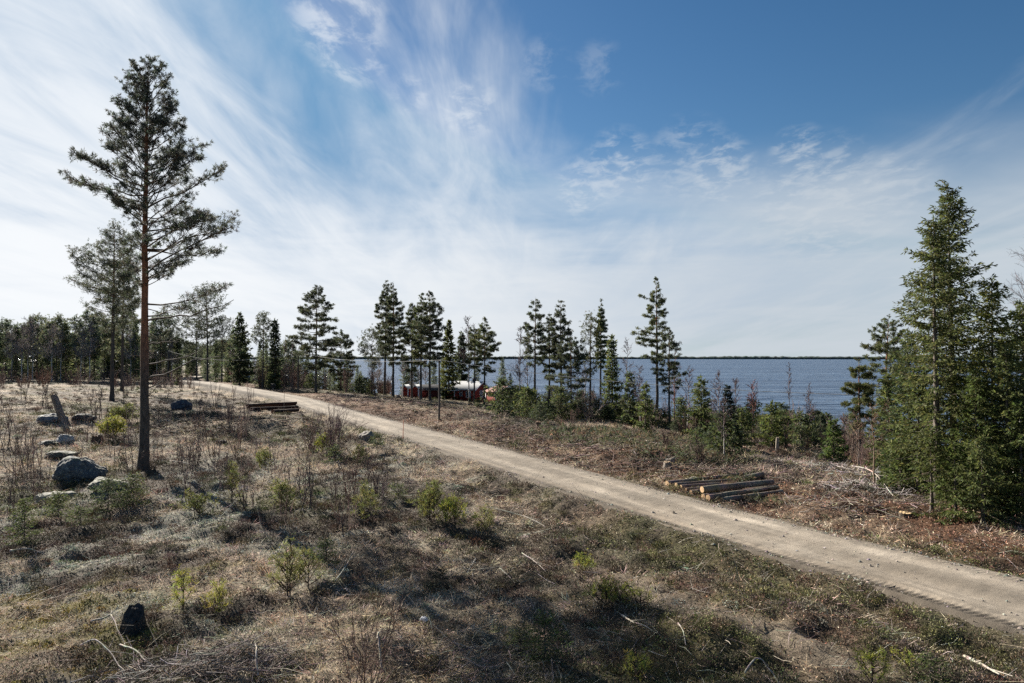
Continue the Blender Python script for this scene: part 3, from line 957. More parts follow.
# --- the tall pine on the left
def big_pine():
    rng = np.random.default_rng(11)
    p = at(143, 470); H = z_at(143, 54, p.y) - p.z

    def prof(t, az):
        cx = math.cos(az)           # +1 towards the right of the picture
        if t > .74:
            b = np.interp(t, (.74, .80, .87, .925, .97, 1.0), (1.9, 1.7, 1.45, 1.05, .5, .1))
            return b * (1 + .1 * cx)
        rgt = np.interp(t, (.36, .42, .50, .56, .62, .68, .74), (1.2, 2.2, 3.3, 3.7, 3.5, 2.5, 2.2))
        lft = np.interp(t, (.36, .48, .56, .60, .64, .68, .74), (.0, .0, .5, 1.6, 2.4, 2.9, 2.3))
        mid = np.interp(t, (.36, .50, .6, .74), (.5, 1.4, 2.3, 2.1))
        return max(.0, mid + (rgt - mid) * max(cx, 0) ** 1.2 + (lft - mid) * max(-cx, 0) ** .8)
    tm, cm = pine(rng, H, .21, .44, prof, spacing=.33, nper=5, sub=6.8, tuft=.19, nneed=20, wid=.025, ends=(.62, 1.0), lvar=(.6, 1.08), cols=((.095, .105, .082), (.075, .086, .07), (.115, .12, .088)), dead=9,
                  sides=12, top_el=58, low_el=18, curve=.10, red_from=.33, clump=.30, sub_len=.30, tmin=.38,
                  extra=((.66, PI - .1, 3.1, 10), (.64, PI + .5, 2.8, 8), (.40, .15, 3.3, 6), (.37, -.3, 2.6, 4), (.47, .1, 3.8, 22), (.5, -.5, 3.7, 24), (.53, .5, 3.8, 25)))
    # bare dead limbs low on the right-hand side
    for f, az, L, el, cv in ((.22, -.2, 4.0, 24, -.16), (.30, .3, 1.4, 10, -.1), (.20, .5, 1.0, 20, .1), (.17, -.6, .9, 30, .05), (.27, PI - .3, .9, 12, -.1), (.255, .0, 2.6, 8, .12), (.36, -.1, 4.2, 12, .1)):
        q = limb_path(np.array((0, 0, f * H)), az, L, R_(el), cv, rng, 9, .03)
        tm.tube(q, np.linspace(.045, .012, 9) * (.6 + .12 * L), 5, np.broadcast_to(np.array((.15, .125, .105)), (9, 3)))
        for _ in range(3):
            q0, dd = path_pt(q, rng.uniform(.4, .9)); e = q0 + unit(dd + rng.normal(size=3) * .5) * rng.uniform(.2, .7)
            tm.sticks([q0], [e], .012, .005, (.14, .12, .10), 3)
    put_tree('pine_tree', tm, cm, sink(p), 'tallest pine, alone in the clearing, with a red upper trunk and lacy crown')
    # shorter twins behind it
    for i, (px, pb, top, lab, R) in enumerate(((112, 401, 222, 'second pine behind the tallest pine, dark trunk and ragged crown', 3.6),
                                               (122, 391, 240, 'slender pine with a dark bare trunk just right of the second pine behind the tallest', 2.6))):
        rng = np.random.default_rng(30 + i)
        p = at(px, pb); H = z_at(px, top, p.y) - p.z
        pr = lambda t, az: R * float(np.interp(t, (.38, .5, .6, .75, .9, 1), (.3, .75, 1.0, .8, .45, .1))) * (1.2 if math.cos(az) < -.3 and .6 < t < .8 else .9)
        tm, cm = pine(rng, H, .24, .40, pr, spacing=.6, nper=5, sub=4.5, tuft=.36, nneed=9, wid=.05, cols=((.10, .112, .075), (.085, .098, .068), (.125, .13, .08)), dead=8, top_el=45, low_el=0, red_from=.6, clump=.6)
        put_tree('pine_tree', tm, cm, sink(p), lab)


big_pine()

# --- single trees across the middle, each with its own crown
def mid_pine(px, top, label, base=None, Y=None, R=2.2, cb=.4, kind='layer', cols=PINE_C, lean=(0, 0), seed=1, asym=None, r0=None, extra=()):
    rng = np.random.default_rng(seed * 7 + 100)
    p = at(px, base) if base else at_depth(px, Y)
    H = z_at(px, top, p.y) - p.z
    q = (p.y / 95.0) ** .7
    H -= .06 * R + .12
    if kind == 'layer':
        pr0 = lambda t, az: R * float(np.interp(t, (cb, cb + .12, cb + (1 - cb) * .35, .8, .93, 1), (.45, .8, 1.0, .62, .28, .04)))
        kw = dict(spacing=.74 * q ** .6, nper=6, sub=6.4 * max(1, 1.9 / R) / min(1, q + .1), tuft=.29 * q, nneed=11, wid=.062 * q, top_el=30, low_el=-8, curve=.10, clump=.3, zlo=-.12, zhi=.16, lvar=(.52, 1.15), tmin=.25)
    elif kind == 'broad':
        pr0 = lambda t, az: R * float(np.interp(t, (cb, cb + .1, .7, .88, 1), (.3, .8, 1.0, .8, .25)))
        kw = dict(spacing=.72, nper=5, sub=3.2 if Y is None or Y < 140 else 1.9, tuft=.36 * min(q, 1.15), nneed=8, wid=.075 * min(q, 1.2), top_el=55, low_el=8, curve=.12, clump=.7)
    else:
        pr0 = lambda t, az: R * float(np.interp(t, (cb, .75, .9, 1), (.9, 1.0, .7, .3)))
        kw = dict(spacing=.55, nper=5, sub=4, tuft=.40 * q, nneed=8, wid=.11 * q, top_el=40, low_el=10, curve=.1)
    pr = lambda t, az: pr0(t, az) * .9
    tm, cm = pine(rng, H, r0 or .010 * H + .03, cb, pr, cols=cols, dead=5, lean=lean, sides=7, red_from=.62, extra=extra, **kw)
    return put_tree('pine_tree', tm, cm, sink(p), label)


mid_pine(316, 281, 'broad full-crowned pine standing alone right beside the lakeside edge of the far road', base=393, R=3.7, cb=.24, seed=1, cols=PINE_C)
mid_pine(341, 328, 'bushy lower pine right of the broad lone roadside pine', Y=118, R=3.6, cb=.2, seed=2)
mid_pine(372, 331, 'short pine with a high thin crown left of the tall twin pines', Y=116, R=2.6, cb=.45, kind='broad', seed=3)
mid_pine(385, 279, 'left one of the tall twin pines in front of the red sheds', base=395, R=2.5, cb=.36, seed=4)
mid_pine(393, 279, 'right one of the tall twin pines in front of the red sheds', base=398, R=2.1, cb=.30, seed=5)
mid_pine(412, 300, 'leftmost pine of the trio behind the two red sheds', Y=112, R=2.4, cb=.30, seed=6)
mid_pine(421, 292, 'middle pine of the trio behind the two red sheds', Y=108, R=2.4, cb=.36, seed=7, cols=PINE_G)
mid_pine(430, 290, 'rightmost and widest pine of the trio behind the two red sheds', Y=104, R=3.2, cb=.34, seed=8)
mid_pine(474, 322, 'left pine of the pair behind the grey-roofed cottage', Y=106, R=2.3, cb=.46, seed=9)
mid_pine(484, 316, 'right pine of the pair behind the grey-roofed cottage, wide low limbs', Y=101, R=2.8, cb=.40, seed=10, cols=PINE_G)
mid_pine(535, 294, 'tallest narrow pine right of the house with the faded red roof', Y=84, R=1.9, cb=.42, seed=11)
mid_pine(549, 309, 'thin dark pine between two taller narrow pines above the thicket', Y=86, R=1.5, cb=.36, seed=12, cols=SPR_D)
mid_pine(561, 298, 'narrow pine with a ragged top right of the thin dark pine', Y=85, R=2.0, cb=.42, seed=13)
mid_pine(571, 333, 'lower pine with wide flat layered limbs in the middle group', Y=78, R=2.9, cb=.12, seed=14)
mid_pine(600, 298, 'dense-topped pine with a bare black trunk left of the small spruce', base=408, R=2.1, cb=.38, seed=15, cols=PINE_G)
mid_pine(590, 312, 'yellowish thin pine hugging the left of the bare black trunk', Y=80, R=1.4, cb=.45, kind='broad', seed=16, cols=((.10, .10, .035), (.075, .085, .03)))
mid_pine(657, 275, 'tall pine with long low limbs reaching left above the thicket', base=421, R=1.9, cb=.42, seed=17, cols=PINE_G,
         extra=((.58, PI - .1, 2.9, 8), (.55, PI + .3, 2.6, 5), (.52, PI - .4, 2.4, 0), (.60, PI + .1, 2.6, 12), (.84, PI, 2.1, 15), (.45, PI - .3, 1.6, -10)))
mid_pine(669, 327, 'small pine close behind the tall pine with long low limbs', Y=74, R=1.9, cb=.38, seed=18)
mid_pine(881, 311, 'leaning open-crowned pine at the lake left of the tall spruces', Y=48, R=2.3, cb=.2, seed=19, cols=PINE_G, lean=(.05, 0))
mid_pine(860, 352, 'slim young pine with a long bare stem by the lake', base=466, R=1.0, cb=.40, seed=20, cols=((.10, .105, .035), (.08, .09, .035)))
mid_pine(208, 288, 'wide lacy pine rising over the trees left of the far road', Y=158, R=5.4, cb=.42, kind='broad', seed=21, lean=(-.02, 0))
mid_pine(197, 312, 'lower wide pine touching the wide lacy pine on its left', Y=160, R=5.0, cb=.45, kind='broad', seed=22)
mid_pine(222, 318, 'loose pine on the right flank of the wide lacy pine', Y=155, R=3.8, cb=.4, kind='broad', seed=23)
mid_pine(263, 313, 'pine with a small round crown on a long bare stem by the far road', Y=112, R=1.9, cb=.55, kind='broad', seed=24)
mid_pine(169, 316, 'ragged pine just right of the tallest pine in the far wood', Y=168, R=4.0, cb=.35, kind='broad', seed=25)


def one_spruce(px, top, label, base=None, Y=None, R=1.5, seed=1, cols=SPR_C, name='spruce_tree', cat='tree', **kw):
    rng = np.random.default_rng(seed * 13 + 500)
    p = at(px, base) if base else at_depth(px, Y)
    H = z_at(px, top, p.y) - p.z
    d = p.y
    sc = max(.8, d / 24.0)
    par = dict(spacing=.27 * sc ** .5, nper=6, step=.12 * sc ** .7, blade=.155 * sc ** .75, wid=.044 * sc, nb=7 if sc < 2 else 4)
    par.update(kw)
    tm, cm = spruce(rng, H, .011 * H + .03, R, cols=cols, **par)
    return put_tree(name, tm, cm, sink(p), label, cat, crown_mat='spruce')


one_spruce(240, 313, 'dark pointed spruce left of the small round-crowned pine', Y=118, R=2.7, seed=1, cols=SPR_D, cb=.15, shaggy=.35)
one_spruce(275, 321, 'very thin pole-like spruce right of the small round-crowned pine', Y=110, R=.9, seed=2, cols=SPR_D, power=.4)
one_spruce(449, 321, 'yellow-green pointed spruce between the pine trio and the cottage', Y=124, R=2.0, seed=3, cols=((.10, .105, .035), (.075, .085, .03)))
one_spruce(462, 332, 'dark narrow spruce behind the left end of the grey-roofed cottage', Y=130, R=2.2, seed=4, cols=SPR_D)
one_spruce(612, 334, 'dense green spruce right of the bare black trunk above the thicket', Y=84, R=1.6, seed=5)
one_spruce(953, 181, 'tallest spruce on the right, pointed top above all its neighbours', Y=25.0, R=1.95, seed=6, cb=.10, sparse=.24, shaggy=.5, power=.68, deadlow=.15, cols=((.085, .102, .036), (.06, .074, .03), (.12, .128, .04)))
one_spruce(936, 213, 'second tallest spruce, leaning its dead lower branches left of the tallest one', Y=23.6, R=1.7, seed=7, cb=.14, sparse=.32, shaggy=.5, power=.65, deadlow=.30, cols=((.088, .102, .036), (.118, .125, .04), (.06, .072, .03)))
one_spruce(992, 274, 'full yellow-green spruce right of the two tallest spruces', Y=23.0, R=1.75, seed=8, power=.7, sparse=.2, cols=((.12, .132, .038), (.088, .102, .034), (.155, .16, .044)), shaggy=.28)
one_spruce(1024, 300, 'spruce cut by the right frame edge', Y=24.5, R=1.9, seed=9, shaggy=.25)
one_spruce(1006, 345, 'dense lower spruce between the full yellow-green one and the frame edge', Y=21.6, R=1.35, seed=28, shaggy=.3)
one_spruce(1019, 400, 'low spruce at the right frame edge above the shaded gap', Y=21.0, R=1.0, seed=29, cols=((.09, .11, .034), (.07, .09, .03)))
one_spruce(917, 376, 'mid-sized green spruce in front of the dead lower branches on the right', Y=26.0, R=1.45, seed=10)
one_spruce(975, 372, 'dense bushy spruce at the foot of the tallest spruce', Y=22.2, R=1.3, seed=11, sparse=.2, shaggy=.35, cols=((.08, .10, .03), (.065, .085, .026)))
one_spruce(932, 424, 'small spruce with a grey bare stem at the clearing edge below the tall spruces', base=512, R=.8, seed=12, cols=((.07, .085, .03), (.09, .10, .03)), deadlow=.4, sparse=.2)
one_spruce(956, 440, 'low bushy spruce left of the shaded gap at the road verge', base=518, R=.95, seed=13, sparse=.2, shaggy=.35, cols=((.085, .105, .03), (.07, .09, .026)))
one_spruce(983, 436, 'low dark spruce beside the shaded gap at the road verge', base=524, R=.9, seed=14, sparse=.2, shaggy=.35, cols=SPR_C)
one_spruce(901, 424, 'knee-branched young spruce at the left foot of the spruce clump', base=492, R=1.0, seed=15, cols=((.08, .10, .03), (.06, .08, .026)))
one_spruce(888, 372, 'slim spruce between the leaning lakeside pine and the spruce clump', Y=33, R=1.1, seed=16, cols=SPR_C)
one_spruce(909, 330, 'tall thin spruce on the lake side of the second tallest spruce', Y=29, R=1.3, seed=26, cols=((.06, .078, .03), (.05, .066, .028)), sparse=.2, shaggy=.3)
one_spruce(727, 388, 'nearly black small spruce leaning in the middle of the thicket', Y=47, R=.9, seed=17, cols=((.018, .026, .026), (.022, .03, .026)))
one_spruce(701, 376, 'pointed green spruce left of the nearly black small spruce', Y=58, R=1.5, seed=18)
one_spruce(771, 402, 'yellow-green cone-shaped young spruce in front of the open lake', Y=52, R=1.3, seed=19, cols=((.10, .115, .032), (.08, .095, .03)))
one_spruce(741, 408, 'young spruce between the nearly black one and the yellow-green cone', Y=50, R=1.4, seed=20)
one_spruce(722, 412, 'dark bushy spruce in front of the thicket left of the clearing', base=457, R=1.15, seed=21, cols=SPR_D + SPR_C)
one_spruce(800, 415, 'wide round dark spruce right of the yellow-green cone', Y=55, R=2.0, seed=22, cols=SPR_D + SPR_C, power=.5)
one_spruce(834, 420, 'bright green young spruce standing apart before the slim lakeside pine', base=461, R=.95, seed=23, cols=((.08, .11, .03), (.065, .09, .028)))
one_spruce(820, 414, 'small dark spruce left of the slim lakeside pine', Y=60, R=.8, seed=24, cols=SPR_D)
one_spruce(645, 384, 'bushy dark spruce left of the tall long-limbed pine trunk', Y=62, R=1.3, seed=25)
one_spruce(630, 372, 'grey-green spruce behind the left part of the thicket', Y=70, R=1.3, seed=27, cols=SPR_D + SPR_C)

# ------------------------------------------------------------------ far wood on the left
def forest():
    rng = np.random.default_rng(77)
    protos = []
    for i in range(5):
        r2 = np.random.default_rng(300 + i)
        R = (3.2, 3.6, 2.8, 3.4, 3.0)[i]; cb = (.38, .45, .35, .3, .42)[i]
        pr = lambda t, az, R=R, cb=cb: R * float(np.interp(t, (cb, cb + .15, .65, .85, 1), (.5, .9, 1.0, .7, .15)))
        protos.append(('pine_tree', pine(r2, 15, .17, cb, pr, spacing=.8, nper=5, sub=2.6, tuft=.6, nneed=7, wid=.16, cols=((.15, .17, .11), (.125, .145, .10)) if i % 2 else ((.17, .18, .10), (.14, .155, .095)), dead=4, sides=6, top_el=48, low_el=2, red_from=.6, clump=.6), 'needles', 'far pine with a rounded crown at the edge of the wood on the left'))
    for i in range(4):
        r2 = np.random.default_rng(340 + i)
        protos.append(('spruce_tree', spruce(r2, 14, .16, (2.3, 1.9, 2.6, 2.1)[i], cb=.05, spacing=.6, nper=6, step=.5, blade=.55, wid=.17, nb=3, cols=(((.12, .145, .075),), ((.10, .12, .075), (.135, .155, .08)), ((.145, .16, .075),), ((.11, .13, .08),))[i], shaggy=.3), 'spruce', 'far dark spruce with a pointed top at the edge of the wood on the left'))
    for i in range(2):
        r2 = np.random.default_rng(360 + i)
        protos.append(('birch_tree', bare_tree(r2, 13, .13, 46, 9, (.27, .235, .22), (.46, .44, .42), .3, .026, .3), 'twig', 'far bare birch with a grey trunk at the edge of the wood on the left'))
    protos_r = []
    for name, (tm, cm), cmat, lab in protos:
        protos_r.append([name, tm, cm, cmat, lab, None])

    def plant(k, p, s, rz):
        e = protos_r[k]
        if e[5] is None:
            e[5] = put_tree(e[0], e[1], e[2], p, e[4], 'tree', 'trees along the edge of the far wood', e[3], rz); o = e[5]
        else:
            o = copy_tree(e[5])
        o.location = p; o.rotation_euler = (0, 0, rz); o.scale = (s, s, s * rng.uniform(.94, 1.06))
        return o
    front = [(-20, 320, 0), (-6, 312, 5), (7, 321, 1), (17, 326, 5), (28, 319, 9), (37, 313, 0), (48, 325, 6), (57, 314, 2), (66, 317, 7), (76, 324, 10), (85, 316, 3), (94, 310, 6), (104, 318, 0), (127, 312, 4),
             (134, 326, 5), (152, 322, 8), (160, 318, 1), (178, 335, 5), (184, 340, 7), (198, 338, 6), (207, 346, 8), (216, 338, 5), (228, 342, 7), (236, 338, 4)]
    for px, top, k in front:
        Y = rng.uniform(150, 160) if px < 140 else rng.uniform(160, 172)
        p = sink(at_depth(px, Y))
        if abs(float(road_sd(np.array([p.x]), np.array([p.y]))[0])) < 3: continue
        s = (z_at(px, top, Y) - p.z) / (15 if k < 5 else 14 if k < 9 else 13)
        plant(k, p, s, rng.uniform(0, 6.28))
    for px, top, k in ((12, 330, 9), (22, 322, 10), (33, 326, 9), (52, 322, 9), (61, 330, 10), (81, 328, 9), (90, 324, 10), (131, 326, 9), (146, 332, 10), (157, 330, 9), (172, 338, 10), (201, 344, 9), (231, 346, 10)):
        Y = rng.uniform(144, 150) if px < 140 else rng.uniform(158, 165)
        p = sink(at_depth(px, Y))
        if abs(float(road_sd(np.array([p.x]), np.array([p.y]))[0])) < 3: continue
        plant(k, p, (z_at(px, top, Y) - p.z) / 13, rng.uniform(0, 6.28))
    # second row, tops filling between
    for i in range(34):
        px = -60 + i * 9.2 + rng.uniform(-3, 3); Y = rng.uniform(166, 178)
        top = rng.uniform(316, 345) if px < 150 else rng.uniform(334, 350)
        k = int(rng.choice((0, 1, 2, 3, 4, 5, 6, 7, 8, 5, 7)))
        p = sink(at_depth(px, Y)); s = (z_at(px, top, Y) - p.z) / (15 if k < 5 else 14)
        if abs(float(road_sd(np.array([p.x]), np.array([p.y]))[0])) < 4: continue
        plant(k, p, s, rng.uniform(0, 6.28))
    # the deep wood behind reads as one mass
    mb = MB()
    for i in range(330):
        px = rng.uniform(-260, 236); low = i % 2
        Y = rng.uniform(164, 200) if low else rng.uniform(182, 260)
        p = sink(at_depth(px, Y)); s = rng.uniform(.62, .95) * (1.0 if px < 150 else .8); k = int(rng.integers(0, 9))
        if low: k = int(rng.integers(5, 9)); s = rng.uniform(.25, .6)
        if abs(float(road_sd(np.array([p.x]), np.array([p.y]))[0])) < 4 and Y < 200: continue
        for src, col in ((protos_r[k][1], None), (protos_r[k][2], None)):
            a = rng.uniform(0, 6.28); ca, sa = math.cos(a), math.sin(a)
            v = np.concatenate(src.v); c = np.concatenate(src.c)
            v = np.stack([v[:, 0] * ca - v[:, 1] * sa, v[:, 0] * sa + v[:, 1] * ca, v[:, 2]], 1) * s + np.array(p)
            base = mb.n; first = True
            for kk in (3, 4):
                if src.f[kk]:
                    f = np.concatenate(src.f[kk]) + base
                    mb.f[kk].append(f); mb.mi[kk].append(np.zeros(len(f)))
            mb.v.append(v); mb.c.append(c); mb.n += len(v)
    tag(mb.build('far_wood', M['needles']), 'deep dark conifer wood behind the edge trees on the left', 'woods', kind='stuff')
    # small trees and bushes between the far road and the lake, in front of the water
    for i in range(34):
        px = rng.uniform(236, 312); Y = rng.uniform(118, 150)
        top = rng.uniform(340, 366); k = int(rng.choice((5, 6, 7, 8, 5, 7, 2, 9)))
        p = sink(at_depth(px, Y)); s = (z_at(px, top, Y) - p.z) / (15 if k < 5 else 14 if k < 9 else 13)
        o = plant(k, p, s, rng.uniform(0, 6.28)); o['group'] = 'low trees between the far road and the lake'
        o['label'] = {'pine_tree': 'low pine', 'spruce_tree': 'low dark spruce', 'birch_tree': 'low bare birch'}[protos_r[k][0]] + ' among the small trees left of the lone roadside pine'
    for i in range(24):
        px = rng.uniform(318, 520); Y = rng.uniform(112, 150)
        if 398 < px < 520 and Y < 134: Y = rng.uniform(136, 150)
        top = rng.uniform(352, 374); k = int(rng.choice((5, 6, 7, 8, 5, 9, 10, 9)))
        p = sink(at_depth(px, Y)); s = max(.12, (z_at(px, top, Y) - p.z) / (14 if k < 9 else 13))
        o = plant(k, p, s, rng.uniform(0, 6.28)); o['group'] = 'low trees around the cottages by the shore'
        o['label'] = {'pine_tree': 'low pine', 'spruce_tree': 'low dark spruce', 'birch_tree': 'low bare birch'}[protos_r[k][0]] + ' in the shore belt around the red sheds and cottages'


forest()


# ------------------------------------------------------------------ bare birches and shrubs by the lake
def birch(px, top, label, base=None, Y=None, seed=1, spread=.24, n=26, col=(.17, .125, .125), tcol=(.50, .47, .44), group=None, lean=(0, 0), tr=None, cb=.3):
    rng = np.random.default_rng(seed * 3 + 900)
    p = at(px, base) if base else at_depth(px, Y)
    H = z_at(px, top, p.y) - p.z
    tm, cm = bare_tree(rng, H, .008 * H + .015, n, 7, col, tcol, spread, tr or .00016 * p.y + .003, cb, 58, lean)
    return put_tree('birch_tree', tm, cm, sink(p), label, 'tree', group, 'twig', bark='twig')


birch(790, 362, 'tall bare birch standing out against the open lake', base=421, seed=1, n=30, spread=.16, tcol=(.22, .19, .17))
birch(809, 384, 'bare birch with slanting branches right of the one against the open lake', Y=62, seed=2, spread=.3, tcol=(.25, .2, .18))
birch(640, 362, 'white-stemmed bare birch left of the tall long-limbed pine', Y=66, seed=3)
birch(686, 366, 'white-stemmed bare birch right of the tall long-limbed pine', Y=64, seed=4, lean=(.05, 0))
birch(717, 372, 'wide bare birch with a purplish crown behind the nearly black spruce', Y=52, seed=5, spread=.3, n=34)
birch(736, 378, 'thin bare birch right of the wide purplish one', Y=56, seed=6, spread=.3)
birch(752, 376, 'reddish-brown bare tree left of the yellow-green cone spruce', Y=54, seed=7, col=(.20, .10, .09), tcol=(.2, .12, .1), spread=.26)
birch(674, 352, 'reddish bare tree behind the small pine of the thicket', Y=76, seed=8, col=(.24, .11, .08), tcol=(.2, .12, .1), spread=.22)
birch(520, 326, 'grey bare birch left of the tallest narrow pine', Y=88, seed=9, n=34)
birch(528, 340, 'lower grey bare birch touching the tallest narrow pine', Y=86, seed=10)
birch(585, 345, 'pale bare birch between the layered pine and the bare black trunk', Y=84, seed=11)
birch(577, 352, 'small pale bare birch right of the layered pine', Y=82, seed=12)
birch(628, 338, 'grey bare birch behind the dense green spruce', Y=92, seed=13)
birch(469, 316, 'tall bare birch behind the pine pair at the cottage', Y=118, seed=14, n=36, spread=.3)
birch(285, 340, 'left of two dead-looking bare trees against the sky by the far road', Y=122, seed=15, spread=.14, n=20, tcol=(.3, .27, .25))
birch(293, 338, 'right of two dead-looking bare trees against the sky by the far road', Y=121, seed=16, spread=.14, n=20, tcol=(.3, .27, .25))
birch(403, 342, 'bare birch between the tall twin pines and the pine trio', Y=114, seed=17)
birch(1013, 236, 'white-stemmed bare birch with fine twigs at the right frame edge', Y=30, seed=18, n=40, spread=.25, lean=(.08, 0), tcol=(.62, .6, .57), tr=.006, cb=.4)
birch(858, 412, 'small brown bare tree at the foot of the slim lakeside pine', base=468, seed=19, spread=.4, col=(.20, .135, .10), tcol=(.25, .18, .14), n=18)
birch(874, 404, 'brown bare sapling right of the slim lakeside pine', base=488, seed=20, spread=.3, col=(.22, .145, .10), tcol=(.28, .2, .15), n=16)
birch(845, 414, 'low brown bare tree beside the bright green young spruce', base=462, seed=21, spread=.4, col=(.20, .13, .11), tcol=(.22, .16, .13), n=18)
birch(889, 400, 'bare brown sapling leaning at the left edge of the spruce clump', Y=31, seed=22, spread=.3, col=(.2, .14, .10), tcol=(.25, .18, .14), n=16)
birch(724, 398, 'leafless grey sapling with a pale stem before the dark bushy spruce', base=460, seed=23, spread=.3, n=16, tcol=(.40, .37, .34))

# the belt of bushes along the top of the bank
def thicket():
    rng = np.random.default_rng(9)
    pr = []
    for i in range(4):
        r2 = np.random.default_rng(700 + i)
        tm, cm = spruce(r2, 2.4, .05, 1.0 + .25 * i, cb=.03, spacing=.24, nper=6, step=.2, blade=.24, wid=.075, nb=3, cols=(SPR_D, SPR_C, ((.075, .09, .03), (.055, .07, .028)), SPR_D + SPR_C)[i], power=.6, shaggy=.3)
        o = put_tree('evergreen_bush', tm, cm, (0, 0, 0), ('dark low evergreen bush in the thicket between the clearing and the lake', 'green low evergreen bush in the thicket between the clearing and the lake',
                     'yellow-green low evergreen bush in the thicket between the clearing and the lake', 'mixed green low evergreen bush in the thicket between the clearing and the lake')[i],
                     'bush', 'evergreen bushes of the lakeside thicket', 'spruce')
        pr.append(o)
    used = [False] * 4
    spots = []
    for i in range(74):
        px = rng.uniform(500, 860)
        base = np.interp(px, (500, 560, 640, 720, 800, 870), (413, 416, 420, 432, 436, 444)) + rng.uniform(-9, 7)
        spots.append((px, base, rng.uniform(.5, 1.15)))
    spots += [(470, 405, .28), (478, 407, .36), (487, 407, .4), (494, 409, .45), (501, 411, .5), (512, 412, .6), (522, 413, .95), (532, 418, .95), (540, 424, .9), (551, 421, .9),
              (560, 418, 1.2), (700, 452, .6), (712, 455, .7), (735, 450, .8), (764, 440, .9), (700, 436, .8)]
    for px, base, s in spots:
        p = sink(at(px, base), .1); k = int(rng.choice((0, 1, 2, 3, 1, 3)))
        if used[k]: o = copy_tree(pr[k])
        else: o = pr[k]; used[k] = True
        s *= .8 + .25 * (p.y / 55)
        o.location = p; o.rotation_euler = (0, 0, rng.uniform(0, 6.28)); o.scale = (s, s, s * rng.uniform(.7, 1.25))
    for i in range(26):
        px = rng.uniform(236, 392); Y = rng.uniform(108, 146)
        p = sink(at_depth(px, Y), .1)
        if abs(float(road_sd(np.array([p.x]), np.array([p.y]))[0])) < 4: continue
        o = copy_tree(pr[i % 4]); o.location = p; o.rotation_euler = (0, 0, rng.uniform(0, 6.28)); s = rng.uniform(.5, 1.3); o.scale = (s, s, s * rng.uniform(.8, 1.4))
        o['group'] = 'evergreen bushes beyond the far road'; o['label'] = ('dark', 'green', 'yellow-green', 'mixed green')[i % 4] + ' low evergreen bush under the tall pines beyond the far road'
    # leafless brown undergrowth between them
    prs = [bare_shrub(np.random.default_rng(720 + i), 2.6, 12, .3, .016, ((.17, .115, .10), (.19, .12, .09), (.20, .15, .13))[i], 9, 2) for i in range(3)]
    prs = [m.build('leafless_shrub', M['twig']) for m in prs]
    labs = ('purplish leafless shrub among the evergreen bushes of the lakeside thicket', 'brown leafless shrub among the evergreen bushes of the lakeside thicket', 'greyish leafless shrub among the evergreen bushes of the lakeside thicket')
    for o, l in zip(prs, labs): tag(o, l, 'shrub', 'leafless shrubs of the lakeside thicket')
    used = [False] * 3
    for i in range(80):
        px = rng.uniform(490, 905)
        base = np.interp(px, (500, 560, 640, 720, 800, 905), (412, 416, 421, 434, 440, 480)) + rng.uniform(-10, 9)
        p = sink(at(px, base)); k = int(rng.integers(0, 3)); s = rng.uniform(.5, 1.1) * (.45 + .5 * p.y / 55)
        if used[k]: o = copy_tree(prs[k])
        else: o = prs[k]; used[k] = True
        o.location = p; o.rotation_euler = (0, 0, rng.uniform(0, 6.28)); o.scale = (s, s, s)


thicket()


def far_undergrowth():
    rng = np.random.default_rng(61)
    src = [o for o in scene.objects if o.name.startswith('leafless_shrub')][:3]
    for i in range(50):
        px = rng.uniform(232, 394); Y = rng.uniform(104, 150)
        p = sink(at_depth(px, Y))
        if abs(float(road_sd(np.array([p.x]), np.array([p.y]))[0])) < 4: continue
        o = copy_tree(src[i % 3]); s = rng.uniform(.9, 1.9)
        o.location = p; o.rotation_euler = (0, 0, rng.uniform(0, 6.28)); o.scale = (s, s, s)
        o['group'] = 'leafless shrubs beyond the far road'; o['label'] = ('purplish', 'brown', 'greyish')[i % 3] + ' leafless shrub under the tall pines beyond the far road'


far_undergrowth()


def wood_edge():
    rng = np.random.default_rng(62)
    src = [o for o in scene.objects if o.name.startswith('leafless_shrub')][:3]
    for i in range(60):
        px = rng.uniform(-30, 200); Y = rng.uniform(105, 152)
        p = sink(at_depth(px, Y))
        if float(road_sd(np.array([p.x]), np.array([p.y]))[0]) > -4: continue
        o = copy_tree(src[i % 3]); s = rng.uniform(.6, 1.3)
        o.location = p; o.rotation_euler = (0, 0, rng.uniform(0, 6.28)); o.scale = (s, s, s)
        o['group'] = 'leafless shrubs along the edge of the far wood'; o['label'] = ('purplish', 'brown', 'greyish')[i % 3] + ' leafless shrub before the far wood on the left'


wood_edge()


